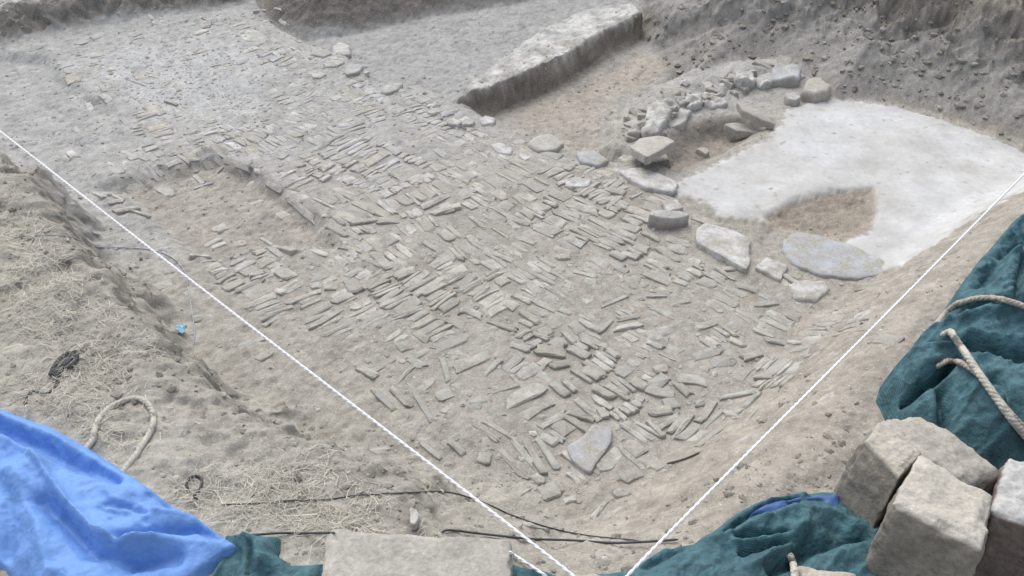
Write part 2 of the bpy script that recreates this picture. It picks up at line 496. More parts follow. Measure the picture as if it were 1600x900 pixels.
# seat of the object regions
reg = np.zeros(len(fx), int)                                     # 0 trench floor
reg[sdist(fx, fy, ROOM_RIGHT) > -0.02] = 1
reg[sdist(fx, fy, ROOM_BACK) > 0] = 2
reg[sdist(fx, fy, WALL_TOP) > -0.04] = 3
reg[(sdist(fx, fy, PLASTER) > -0.02) & (sdist(fx, fy, HOLE) < 0)] = 4
reg[(sdist(fx, fy, SPOIL) > 0)] = 5
reg[(sdist(fx, fy, BACKWALL) > 0) & (reg != 5)] = 6
reg[(sdist(fx, fy, BAULK_L) > 0) & (reg != 6)] = 7
reg[sdist(fx, fy, BANK) > -0.15] = 8
reg[(np.abs(fx) > 9) | (fy > 9.5) | (fy < -1)] = 9
R2, C2 = shp
idx = np.arange(R2 * C2).reshape(shp)
quads = np.stack([idx[:-1, :-1], idx[:-1, 1:], idx[1:, 1:], idx[1:, :-1]], -1).reshape(-1, 4)
V = np.stack([fx, fy, GZ], 1)
dzy, dzx = np.gradient(GZ.reshape(shp), gy_, gx_)
steep = ss(np.hypot(dzx, dzy).ravel(), 0.5, 1.6) * (np.abs(fx) < 5) * (fy < 8.5)
sel = steep > 0.01
pv = V[sel] * np.array((1, 1, 1.6))
V[sel, 0] += steep[sel] * 0.030 * fbm3(pv, 14, 3, 5)
V[sel, 1] += steep[sel] * 0.030 * fbm3(pv + 31.7, 14, 3, 6)
pz = V[sel] * np.array((0.35, 0.35, 2.2))
GC[sel] *= (1 + steep[sel] * (0.28 * fbm3(V[sel], 26, 3, 12) + 0.22 * fbm3(pz, 9, 2, 14)))[:, None]
# normals of the whole sheet so that the split leaves no seam
VG = V.reshape(R2, C2, 3)
NRM = np.cross(np.gradient(VG, axis=1).reshape(-1, 3), np.gradient(VG, axis=0).reshape(-1, 3))
NRM /= np.linalg.norm(NRM, axis=1)[:, None]
NAMES = {0: 'trench_floor', 1: 'sunken_room_floor', 2: 'back_room_floor', 3: 'earth_baulk', 4: 'plaster_floor', 5: 'spoil_bank', 6: 'dark_earth_bank', 7: 'low_earth_bank', 8: 'soil_bank', 9: 'ground'}
SET = {}
freg = reg[quads[:, 0]]
for k, nm in NAMES.items():
    q = quads[freg == k]
    if not len(q): continue
    used, inv = np.unique(q, return_inverse=True)
    me = mesh_np(nm, V[used], inv.reshape(-1, 4))
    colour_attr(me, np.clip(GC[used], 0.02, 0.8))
    me.normals_split_custom_set_from_vertices(NRM[used].tolist())
    me.materials.append(M['plaster' if k == 4 else 'ground'])
    o = link(bpy.data.objects.new(nm, me))
    if k == 3:
        tag(o, 'low straight earth baulk with pale top and dark shaded side', 'baulk')
    else:
        tag(o, kind='structure')
    SET[k] = o

# ------------------------------------------------------------------ stones
def stone_proto(seed, n=8):
    """unit stone: an angular fragment about 1 x 1, top at z = 0, bottom at z = -1"""
    r = np.random.RandomState(seed)
    cs = [(-.5, -.5), (.5, -.5), (.5, .5), (-.5, .5)]
    out = []
    for k in range(4):
        a, b = np.array(cs[k]), np.array(cs[(k + 1) % 4])
        cut = r.uniform(0.08, 0.34) if r.rand() < 0.72 else 0.0
        if cut: out += [a + (np.array(cs[k - 1]) - a) * cut * r.uniform(.4, 1), a + (b - a) * cut * r.uniform(.3, 1)]
        else: out.append(a)
        if r.rand() < 0.6: out.append(a + (b - a) * r.uniform(.4, .65))
    out = np.array(out) + r.uniform(-.10, .10, (len(out), 2))
    n = len(out)
    ox, oy = out[:, 0], out[:, 1]
    rings = [(1.02, -1.0), (1.0, -0.085), (r.uniform(.80, .90), 0.0)]
    v = []
    for s, z in rings:
        zz = np.full(n, z) + (r.uniform(-0.05, 0.05, n) if z > -0.9 else 0)
        v.append(np.stack([ox * s, oy * s, zz], 1))
    v.append(np.array([[r.uniform(-.15, .15), r.uniform(-.15, .15), r.uniform(0.0, 0.10)]]))
    v = np.concatenate(v)
    tilt = r.uniform(-0.09, 0.09, 2)
    v[n:, 2] += v[n:, 0] * tilt[0] + v[n:, 1] * tilt[1]
    q = []
    for k in range(len(rings) - 1):
        for i in range(n):
            j = (i + 1) % n
            q.append((k * n + i, k * n + j, (k + 1) * n + j, (k + 1) * n + i))
    t = []
    c = len(v) - 1; b = (len(rings) - 1) * n
    for i in range(n):
        t.append((b + i, b + (i + 1) % n, c))
    return v, np.array(q), np.array(t)

NPROTO = 40
PROTO = [stone_proto(100 + i) for i in range(NPROTO)]
PTINT = []
PMESH = []
for i, (v, q, t) in enumerate(PROTO):
    tint = np.array((.445, .430, .394)) * (0.86 + 0.30 * (i / NPROTO)) * np.array([(1, 1, 1), (1.02, 1.0, .95), (.985, 1, 1.01)][i % 3])
    PTINT.append(tint)
    me = mesh_np("paving_stone", v, [q, t], False)
    colour_attr(me, np.tile(tint, (len(v), 1)))
    me.materials.append(M['paver'])
    PMESH.append(me)

def px_bar(x0, y0, x1, y1, w, z=0.0):
    """a stone seen from (x0,y0) to (x1,y1) with the width w in photo pixels -> centre, length, width, angle on the ground"""
    (ax, bx), (ay, by) = U([x0, x1], [y0, y1], z)
    cx, cy = (ax + bx) / 2, (ay + by) / 2
    L = math.hypot(bx - ax, by - ay)
    ang = math.atan2(by - ay, bx - ax)
    s = screen_scale(cx, cy, z)
    fs = 0.5 * (1 + (CAM_Z - z) / math.hypot(cy, CAM_Z - z))
    return cx, cy, L, w / s / max(fs, .5) * 1.05, ang

HAND = [  # stones of the paving that can be told apart in the photograph: ends and width in pixels
    (1015, 525, 1085, 502, 14), (1087, 511, 1118, 504, 11), (1012, 535, 1036, 545, 9), (1080, 560, 1128, 545, 16), (1108, 570, 1150, 562, 17), (850, 448, 902, 480, 8),
    (935, 482, 982, 462, 6), (1003, 427, 1045, 445, 7), (838, 548, 880, 553, 15), (678, 548, 735, 523, 17), (790, 632, 845, 606, 21), (820, 652, 862, 627, 14),
    (845, 668, 884, 648, 12), (925, 608, 960, 622, 12), (1015, 648, 1050, 640, 14), (1036, 634, 1060, 630, 18), (1012, 660, 1035, 684, 7), (968, 703, 1002, 732, 8),
    (978, 695, 1002, 712, 20), (972, 752, 1000, 738, 18), (1012, 718, 1034, 735, 20), (938, 738, 966, 708, 19), (846, 775, 874, 762, 22), (880, 784, 900, 780, 11),
    (958, 776, 982, 772, 14), (770, 615, 816, 600, 10), (752, 592, 782, 566, 9), (712, 580, 766, 556, 16), (640, 560, 662, 575, 13), (622, 545, 644, 538, 17),
    (668, 535, 650, 520, 9), (828, 620, 800, 590, 5), (640, 600, 675, 660, 8), (700, 595, 690, 560, 8), (690, 610, 700, 625, 20), (740, 640, 755, 625, 16),
    (756, 660, 808, 690, 9), (735, 662, 780, 695, 7), (800, 690, 835, 730, 8), (838, 685, 868, 732, 10), (820, 690, 848, 740, 8), (780, 705, 820, 748, 9),
    (860, 600, 885, 620, 9), (880, 598, 900, 615, 7), (890, 648, 925, 658, 9), (938, 640, 945, 655, 12), (1005, 608, 1050, 618, 14), (1055, 600, 1078, 618, 11),
    (1085, 633, 1100, 631, 9), (1060, 592, 1105, 598, 18), (1090, 577, 1108, 580, 10), (1020, 580, 1042, 576, 12), (1126, 642, 1150, 672, 6), (1135, 650, 1152, 660, 20),
    (1138, 668, 1150, 670, 8), (1120, 622, 1175, 618, 10), (955, 395, 975, 405, 10), (914, 440, 930, 441, 11), (940, 446, 950, 445, 11), (1040, 478, 1078, 470, 9),
    (1012, 462, 1042, 462, 6), (868, 405, 892, 402, 10), (662, 326, 700, 308, 9), (675, 336, 718, 325, 9), (770, 300, 790, 312, 14), (690, 330, 706, 326, 22),
    (590, 348, 620, 346, 12), (545, 352, 590, 345, 9), (660, 380, 685, 395, 8), (512, 355, 540, 372, 8), (530, 388, 566, 396, 7), (545, 440, 562, 458, 17),
    (440, 424, 455, 436, 17), (484, 450, 502, 448, 12), (506, 452, 524, 449, 13), (430, 455, 445, 460, 12), (725, 485, 752, 498, 12), (715, 490, 748, 482, 8),
    (1130, 420, 1160, 418, 8), (935, 520, 955, 500, 9), (905, 500, 935, 520, 8), (965, 500, 1000, 492, 10), (960, 515, 1000, 506, 10), (880, 520, 900, 540, 7),
    (1150, 445, 1185, 455, 10), (1180, 475, 1215, 472, 10), (1225, 490, 1250, 498, 12), (1160, 560, 1190, 552, 10), (1195, 530, 1230, 536, 9), (1230, 550, 1262, 558, 12),
    (1140, 530, 1165, 540, 9), (1176, 590, 1206, 596, 10), (700, 500, 724, 512, 12), (765, 505, 810, 520, 9), (800, 540, 830, 548, 12), (860, 575, 890, 568, 9),
    (560, 575, 590, 590, 12), (585, 610, 615, 640, 9), (610, 605, 640, 635, 8), (655, 690, 690, 720, 8), (745, 716, 768, 722, 18), (700, 690, 725, 712, 9),
    (838, 240, 874, 247, 11), (866, 258, 896, 266, 10), (930, 268, 958, 276, 11), (738, 206, 760, 214, 9), (945, 296, 974, 304, 11), (702, 206, 722, 212, 9), (800, 252, 826, 258, 9),
    (195, 282, 218, 284, 15), (160, 255, 182, 258, 9), (260, 258, 282, 252, 9), (200, 250, 215, 245, 9), (225, 235, 245, 228, 10), (270, 240, 300, 233, 8),
    (345, 246, 392, 268, 8), (448, 308, 490, 342, 8), (415, 285, 440, 300, 7), (170, 318, 195, 312, 8), (180, 332, 215, 322, 8), (205, 326, 230, 330, 7),
]

# generated courses of edge-set stones between them, in patches laid at right angles to one another
bx0, by0 = PAVED.min(0) - 0.1
bx1, by1 = PAVED.max(0) + 0.1
seeds = []
gsz = 0.62
for i in range(int((bx1 - bx0) / gsz) + 2):
    for j in range(int((by1 - by0) / gsz) + 2):
        seeds.append((bx0 + (i + random.uniform(-.4, .4)) * gsz, by0 + (j + random.uniform(-.4, .4)) * gsz,
                      math.radians(random.choice((42, -46)) + random.uniform(-9, 9))))
seeds = np.array(seeds)
gen = []
for si, (sx, sy, sa) in enumerate(seeds):
    ca, sn = math.cos(sa), math.sin(sa)
    u = -0.7
    while u < 0.7:
        Lc = random.uniform(0.07, 0.19)
        v_ = -0.7
        while v_ < 0.7:
            W = random.choice((random.uniform(0.018, 0.040), random.uniform(0.028, 0.078)))
            L = Lc * random.uniform(0.55, 1.05)
            uu = u + Lc / 2 + random.uniform(-.012, .012); vv = v_ + W / 2
            gen.append((sx + ca * uu - sn * vv, sy + sn * uu + ca * vv, L, W * random.uniform(.90, 1.02), sa + math.radians(random.gauss(0, 6)), si))
            v_ += W * random.uniform(0.98, 1.08)
        u += Lc
gen = np.array(gen)
near = np.argmin((gen[:, 0][:, None] - seeds[None, :, 0]) ** 2 + (gen[:, 1][:, None] - seeds[None, :, 1]) ** 2, 1)
gen = gen[near == gen[:, 5]]
dP = np.maximum(sdist(gen[:, 0], gen[:, 1], PAVED), sdist(gen[:, 0], gen[:, 1], COBBLE))
dens = ss(dP + 0.10 * fbm(gen[:, 0], gen[:, 1], 3, 2, 77), -0.02, 0.12) * np.clip(1.15 + 0.8 * fbm(gen[:, 0], gen[:, 1], 2.6, 3, 81), 0.6, 1)
paler = sdist(gen[:, 0], gen[:, 1], P([(80, 95), (200, 60), (396, 22), (440, 110), (330, 190), (190, 190)]))
dens *= 1 - 0.75 * ss(paler, -0.1, 0.25)
dens = np.maximum(dens, 0.16 * ss(dP, -0.38, -0.05) * (sdist(gen[:, 0], gen[:, 1], PLASTER) < -0.05) * (sdist(gen[:, 0], gen[:, 1], ROOM_RIGHT) < -0.1))
gen = gen[RNG.rand(len(gen)) < dens]
hand = np.array([px_bar(*h) for h in HAND])
keep = np.ones(len(gen), bool)
for hx, hy, hl, hw, ha in hand:
    dx, dy = gen[:, 0] - hx, gen[:, 1] - hy
    a = dx * math.cos(ha) + dy * math.sin(ha); b = -dx * math.sin(ha) + dy * math.cos(ha)
    keep &= ~((np.abs(a) < hl / 2 + gen[:, 2] * .3) & (np.abs(b) < hw / 2 + gen[:, 3] * .45))
BIG_SLABS = []                                                       # filled below; the generated stones keep clear of the big ones
CLEAR = [P(p) for p in ([(880, 697), (930, 655), (965, 665), (955, 695), (922, 742), (900, 732)], [(1085, 345), (1180, 360), (1180, 425), (1085, 385)],
                        [(1176, 400), (1236, 410), (1222, 442)], [(1228, 436), (1300, 436), (1275, 472), (1235, 465)], [(1010, 325), (1085, 325), (1085, 378), (1015, 345)])]
for c in CLEAR:
    keep &= sdist(gen[:, 0], gen[:, 1], c) < 0.01
gen = gen[keep]
allst = np.concatenate([np.concatenate([hand, np.full((len(hand), 1), -1)], 1), gen])
gz = T(allst[:, 0], allst[:, 1], False)
is_hand = allst[:, 5] < 0
gdx = (T(allst[:, 0] + .05, allst[:, 1], False) - T(allst[:, 0] - .05, allst[:, 1], False)) / .1
gdy = (T(allst[:, 0], allst[:, 1] + .05, False) - T(allst[:, 0], allst[:, 1] - .05, False)) / .1
lift = np.where(is_hand, RNG.uniform(0.005, 0.010, len(allst)), RNG.normal(0.0034, 0.0022, len(allst)))
farflat = ss(allst[:, 1], 4.0, 6.0)
lift = lift * (1 - 0.35 * farflat)
order = np.argsort(-(allst[:, 2] * allst[:, 3] * screen_scale(allst[:, 0], allst[:, 1], 0) ** 2 * np.where(lift > 0, 1, 0.02) * np.where(is_hand, 1.6, 1)))
var = RNG.randint(0, NPROTO, len(allst))
tiltx = RNG.normal(0, 0.05, len(allst)); tilty = RNG.normal(0, 0.022, len(allst))
restv, restq, restt, restc = [], [], [], []
off = 0
for rank, i in enumerate(order):
    x, y, L, W, a, _ = allst[i]
    mat = (Matrix.Translation((x, y, gz[i] + lift[i])) @ Vector((0, 0, 1)).rotation_difference(Vector((-gdx[i], -gdy[i], 1))).to_matrix().to_4x4() @ Matrix.Rotation(a, 4, 'Z') @ Matrix.Rotation(tiltx[i], 4, 'X') @ Matrix.Rotation(tilty[i], 4, 'Y')
           @ Matrix.Diagonal((L * 1.02, W * 1.04, 0.05, 1)))
    if rank < 300:
        o = bpy.data.objects.new("paving_stone", PMESH[var[i]])
        link(o, SET[0]); o.matrix_local = mat
    else:
        v, q, t = PROTO[var[i]]
        m_ = np.array(mat)
        restv.append(v @ m_[:3, :3].T + m_[:3, 3]); restq.append(q + off); restt.append(t + off)
        restc.append(np.tile(PTINT[var[i]] * (1 + (np.array((.98, 1.01, 1.10)) * 1.06 - 1) * float(ss(np.array(y - 0.55 * x), 3.6, 6.0))), (len(v), 1))); off += len(v)  # far-left stones paler and bluer: dust plus painted haze
me = mesh_np("small_paving_stones", np.concatenate(restv), [np.concatenate(restq), np.concatenate(restt)], False)
colour_attr(me, np.concatenate(restc)); me.materials.append(M['paver'])
o = link(bpy.data.objects.new("small_paving_stones", me), SET[0]); tag(o, kind='stuff')

def resample(poly, n, jit, seed):
    p = np.asarray(poly, float); r = np.random.RandomState(seed)
    q = np.vstack([p, p[:1]])
    seg = np.linalg.norm(np.diff(q, axis=0), axis=1); s = np.concatenate([[0], np.cumsum(seg)])
    t = (np.arange(n) + 0.3) / n * s[-1]
    out = np.stack([np.interp(t, s, q[:, k]) for k in (0, 1)], 1)
    return out + fbm3(np.stack([out[:, 0], out[:, 1], np.full(n, seed * 1.3)], 1), 22, 2, seed)[:, None] * jit * r.choice((-1, 1), 2)

def slab_mesh(name, poly, zt, thick, bevel=0.008, rough=0.004, tilt=(0, 0), n=34, seed=1, tint=(.42, .41, .39), mat='stone', side=None):
    """an irregular flat stone: outline in plan, top near zt"""
    o2 = resample(poly, n, bevel * 0.9, seed)
    c = o2.mean(0)
    rel = o2 - c
    size = np.abs(rel).max()
    v = []
    b = min(bevel / max(size, 1e-3), 0.17)
    rings = [(1.0, -thick), (1.01, -thick * .5), (1.0, -bevel * 1.2), (1 - b * .5, -bevel * .35), (1 - b * 1.3, 0), (0.72, 0.0), (0.42, 0.0), (0.18, 0)]
    for s, z in rings:
        v.append(np.stack([rel[:, 0] * s, rel[:, 1] * s, np.full(n, z)], 1))
    v.append(np.zeros((1, 3)))
    v = np.concatenate(v)
    wob = fbm3(v + np.array([c[0], c[1], seed]), 9 if size > 0.1 else 20, 3, seed)
    v[:, 2] += rough * wob * np.where(v[:, 2] > -thick * .4, 1, 0) * 1.6
    sidew = (v[:, 2] < -bevel * 0.3)
    v[sidew, :2] *= 1 + (0.05 * fbm3(v[sidew] * 1.0 + seed, 30, 2, seed + 3))[:, None]
    v[:, 2] += tilt[0] * v[:, 0] + tilt[1] * v[:, 1]
    q = []; t = []
    K = len(rings)
    for k in range(K - 1):
        for i in range(n):
            j = (i + 1) % n
            q.append((k * n + i, k * n + j, (k + 1) * n + j, (k + 1) * n + i))
    for i in range(n):
        t.append(((K - 1) * n + i, (K - 1) * n + (i + 1) % n, K * n))
    # make sure the faces look outwards whatever the direction of the outline
    area = np.sum(o2[:, 0] * np.roll(o2[:, 1], -1) - np.roll(o2[:, 0], -1) * o2[:, 1])
    q = np.array(q); t = np.array(t)
    if area < 0:
        q = q[:, ::-1]; t = t[:, ::-1]
    me = mesh_np(name, v, [q, t])
    col = np.tile(np.array(tint), (len(v), 1)) * (1 + 0.10 * wob)[:, None]
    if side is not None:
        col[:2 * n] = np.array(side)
    colour_attr(me, np.clip(col, 0, .85))
    me.materials.append(M[mat])
    return me, (c[0], c[1], zt)

SEED = [50]
def slab(name, pts, lift_, thick, label=None, cat=None, group=None, parent=None, zref=0.0, **kw):
    SEED[0] += 1
    poly = P(pts, zref)
    c = poly.mean(0)
    zt = float(T(np.array([c[0]]), np.array([c[1]]), False)[0]) + lift_
    poly = P(pts, zt)
    me, loc = slab_mesh(name, poly, zt, thick, seed=SEED[0], **kw)
    o = bpy.data.objects.new(name, me)
    link(o, parent); o.location = loc
    if label: tag(o, label, cat, group)
    return o

WHITE = (.54, .535, .52); LGREY = (.46, .452, .43); TAN = (.40, .37, .32)
g = 'loose flat slabs beside the plaster floor'
slab('stone_slab', [(1088, 358), (1102, 347), (1140, 356), (1173, 369), (1172, 412), (1165, 421), (1120, 397), (1088, 379)], 0.026, 0.06, 'large pale five-sided slab lying between the plaster floor and the paving', 'slab', g,
     tint=WHITE, bevel=0.006, tilt=(-0.05, -0.02))
slab('stone_slab', [(1180, 417), (1198, 402), (1232, 414), (1220, 438)], 0.020, 0.05, 'small pale squarish slab right beside the large five-sided slab', 'slab', g, tint=WHITE, bevel=0.006)
slab('stone_slab', [(1222, 390), (1226, 370), (1242, 361), (1285, 368), (1340, 386), (1385, 408), (1402, 428), (1340, 434), (1285, 430), (1240, 412)], 0.017, 0.05, 'long smooth blue-grey slab lying below the brown hole in the plaster', 'slab', g,
     tint=(.40, .42, .445), bevel=0.010, rough=0.003, n=48)
slab('stone_slab', [(1232, 443), (1255, 437), (1290, 438), (1298, 450), (1275, 470), (1242, 463)], 0.016, 0.04, 'whitish half-buried slab in front of the long blue-grey slab', 'slab', g, tint=WHITE, bevel=0.010)
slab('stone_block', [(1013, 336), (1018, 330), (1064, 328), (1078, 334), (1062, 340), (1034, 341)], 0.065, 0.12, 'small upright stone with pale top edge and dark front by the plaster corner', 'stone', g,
     tint=LGREY, side=(.29, .275, .25), bevel=0.005, tilt=(-0.05, 0.05))  # darker side colour paints the shade under the lit top edge
slab('stone_slab', [(966, 265), (1000, 259), (1030, 269), (1060, 284), (1054, 300), (1012, 293), (985, 280)], 0.022, 0.05, 'long pale slab running on from the plaster tip below the ruined wall', 'slab', g, tint=WHITE, bevel=0.010)
slab('stone_slab', [(1032, 312), (1057, 311), (1069, 324), (1042, 329)], 0.03, 0.05, 'small white stone just behind the dark-fronted upright stone', 'slab', g, tint=WHITE, bevel=0.006)
slab('stone_slab', [(885, 698), (908, 682), (928, 662), (958, 668), (956, 688), (938, 715), (922, 738), (906, 730), (893, 715)], 0.020, 0.035, 'grey-blue flat slab lying on the paving near the string corner', 'slab',
     tint=(.40, .41, .425), bevel=0.005, rough=0.003)
# stones along the edge of the sunken room
g = 'stones along the edge of the sunken room'
for pts, lf, tk, tn, lab in (
    ([(822, 224), (838, 212), (860, 208), (882, 222), (870, 234), (840, 236)], 0.028, 0.09, (.44, .43, .40), 'rounded dusty stone on the near edge of the sunken room'),
    ([(898, 238), (925, 232), (952, 250), (935, 259), (905, 252)], 0.022, 0.06, (.40, .415, .435), 'smooth bluish stone between the rounded stone and the plaster corner'),
    ([(882, 284), (900, 276), (926, 280), (920, 290), (890, 292)], 0.017, 0.05, WHITE, 'long whitish stone in front of the bluish stone'),
    ([(764, 224), (780, 221), (802, 232), (798, 241), (778, 238)], 0.017, 0.05, WHITE, 'flat white stone at the corner of paving and sunken room'),
    ([(808, 243), (820, 238), (830, 246), (820, 250)], 0.014, 0.04, WHITE, 'tiny white stone right of the flat white corner stone'),
    ([(698, 188), (708, 182), (722, 190), (716, 196), (702, 194)], 0.019, 0.06, WHITE, 'left one of the two touching white stones near the baulk end'),
    ([(718, 186), (728, 180), (742, 188), (738, 195), (722, 195)], 0.022, 0.06, WHITE, 'right one of the two touching white stones near the baulk end'),
    ([(748, 186), (758, 178), (774, 184), (772, 193), (754, 194)], 0.022, 0.06, (.5, .5, .5), 'pale stone standing apart right below the baulk end'),
    ([(664, 174), (674, 167), (683, 173), (676, 179)], 0.017, 0.04, LGREY, 'single small pale stone on the paving left of the baulk end')):
    slab('edge_stone', pts, lf, tk, lab, 'stone', g, tint=tn, bevel=0.010, rough=0.006, n=22)
g = 'stones on the far edge of the paving'
for pts, lf, tk, tn, lab in (
    ([(518, 76), (528, 66), (545, 68), (548, 84), (522, 86)], 0.033, 0.09, WHITE, 'white chunky stone standing on the far edge of the paving'),
    ([(484, 84), (502, 78), (520, 82), (505, 88)], 0.017, 0.04, LGREY, 'flat pale stone left of the white chunky edge stone'),
    ([(538, 104), (550, 99), (568, 101), (562, 112), (541, 117)], 0.025, 0.06, (.43, .44, .46), 'tilted bluish white stone in front of the white chunky stone'),
    ([(504, 98), (520, 92), (540, 95), (528, 103), (508, 104)], 0.017, 0.05, LGREY, 'wide pale stone left of the tilted bluish stone'),
    ([(486, 114), (500, 111), (512, 116), (500, 121), (488, 120)], 0.017, 0.05, WHITE, 'small light stone below the wide pale stone'),
    ([(594, 141), (606, 128), (630, 128), (622, 140), (604, 145)], 0.022, 0.05, (.46, .465, .475), 'flat stone with dark gap beneath beside the paving edge slits'),
    ([(634, 134), (652, 132), (668, 140), (694, 150), (690, 154), (660, 148)], 0.015, 0.05, (.38, .37, .35), 'long narrow dark-edged stone along the paving edge by the baulk')):
    slab('edge_stone', pts, lf, tk, lab, 'stone', g, tint=tn, bevel=0.008, rough=0.006, n=20)
slab('stone_slab', [(376, 54), (388, 46), (404, 47), (416, 56), (402, 65), (382, 64)], 0.011, 0.04, 'bright white flat stone alone on the far dusty paving', 'slab', tint=(.55, .56, .58), bevel=0.012, n=22)

# the ruined wall: stones in a line between sunken room and plaster floor
wc = U(1110, 170, 0)
wall = empty('ruined_stone_wall', (float(wc[0]), float(wc[1]), 0))
tag(wall, 'ruined line of pale rubble stones between sunken room and plaster floor', 'wall')
def wstone(pts, lf, tk, tn=LGREY, **kw):
    o = slab('stone', pts, lf, tk, tint=tn, parent=None, n=22, **kw)
    l = o.location.copy(); o.parent = wall; o.location = l - wall.location
    return o
wstone([(1008, 186), (1012, 164), (1030, 158), (1052, 166), (1046, 184), (1022, 190)], 0.031, 0.10, WHITE, bevel=0.02, rough=0.026)
wstone([(1000, 200), (1012, 186), (1042, 188), (1030, 204), (1006, 206)], 0.022, 0.10, WHITE, bevel=0.016, rough=0.026)
wstone([(978, 212), (988, 190), (1006, 192), (1002, 210)], 0.016, 0.10, LGREY, bevel=0.016, rough=0.026)
wstone([(1066, 158), (1072, 146), (1096, 147), (1098, 158), (1082, 164)], 0.021, 0.10, WHITE, bevel=0.014, rough=0.026)
wstone([(1098, 146), (1106, 132), (1130, 130), (1136, 140), (1118, 148)], 0.023, 0.10, WHITE, bevel=0.014, rough=0.026)
wstone([(1098, 162), (1104, 150), (1132, 150), (1138, 160), (1112, 166)], 0.018, 0.10, LGREY, bevel=0.014, rough=0.026)
wstone([(1148, 124), (1152, 110), (1176, 108), (1184, 120), (1166, 128)], 0.020, 0.10, WHITE, bevel=0.016, rough=0.028)
wstone([(1178, 126), (1186, 114), (1206, 116), (1210, 130), (1190, 132)], 0.018, 0.10, LGREY, bevel=0.016, rough=0.028)
wstone([(1200, 122), (1212, 96), (1232, 92), (1254, 104), (1250, 124), (1226, 122)], 0.020, 0.10, (.42, .435, .455), bevel=0.02, rough=0.028)
wstone([(1040, 182), (1060, 168), (1082, 172), (1070, 188), (1048, 194)], 0.018, 0.10, LGREY, bevel=0.016, rough=0.028)
wstone([(983, 226), (1000, 210), (1030, 206), (1057, 222), (1034, 236), (1010, 252), (1004, 244)], 0.094, 0.05, (.46, .44, .40), bevel=0.006, rough=0.008, tilt=(0.10, -0.14))
wstone([(1150, 164), (1172, 170), (1196, 176), (1214, 188), (1190, 184), (1160, 176)], 0.077, 0.04, (.42, .40, .36), bevel=0.006, rough=0.008, tilt=(-0.12, 0.15))
wstone([(1130, 196), (1150, 193), (1192, 200), (1188, 206), (1150, 204)], 0.066, 0.04, (.44, .42, .38), bevel=0.005, rough=0.006, tilt=(-0.05, 0.1))
wstone([(1086, 232), (1098, 228), (1110, 236), (1104, 241)], 0.014, 0.06, TAN, bevel=0.006)
wstone([(1102, 206), (1110, 198), (1120, 206), (1112, 212)], 0.017, 0.10, LGREY, bevel=0.008)
wstone([(1030, 160), (1046, 156), (1062, 160), (1058, 168), (1040, 168)], 0.023, 0.10, LGREY, bevel=0.012, rough=0.028)
wstone([(966, 246), (976, 240), (986, 248), (978, 254)], 0.014, 0.08, WHITE, bevel=0.008)
RW = P([(985, 228), (1015, 190), (1060, 165), (1110, 146), (1165, 122), (1240, 110)], 0.0)
rr = np.random.RandomState(77)
for k in range(64):
    q_ = rr.rand() * (len(RW) - 1); i_ = int(q_); f_ = q_ - i_
    x_, y_ = RW[i_] * (1 - f_) + RW[i_ + 1] * f_ + rr.normal(0, 0.065, 2)
    o = bpy.data.objects.new('stone', PMESH[rr.randint(NPROTO)]); link(o, wall)
    sz = rr.uniform(0.04, 0.13)
    o.matrix_local = Matrix.Translation((x_ - wall.location.x, y_ - wall.location.y, float(T(np.array([x_]), np.array([y_]), False)[0]) + rr.uniform(0.006, 0.022))) @ Matrix.Rotation(rr.rand() * 6.28, 4, 'Z') @ Matrix.Rotation(rr.normal(0, .2), 4, 'X') @ Matrix.Rotation(rr.normal(0, .2), 4, 'Y') @ Matrix.Diagonal((sz, sz * rr.uniform(.4, .9), 0.06, 1))
slab('boulder', [(1256, 134), (1262, 120), (1284, 118), (1302, 132), (1296, 142), (1272, 144)], 0.07, 0.12, 'rounded tan boulder at the foot of the spoil bank, behind the plaster', 'stone', tint=(.46, .44, .39), bevel=0.03, rough=0.012, n=26)
slab('rubble_stone', [(1226, 148), (1240, 142), (1252, 150), (1246, 156), (1232, 154)], 0.05, 0.06, 'small pale stone left below the rounded boulder', 'stone', tint=LGREY, bevel=0.008, n=20)
slab('rubble_stone', [(1266, 44), (1280, 26), (1302, 20), (1300, 38), (1286, 50)], 0.03, 0.08, 'flat tan stone stuck in the upper spoil bank', 'stone', zref=0.5, tint=(.40, .37, .31), bevel=0.01, n=20, tilt=(0, 0.55))
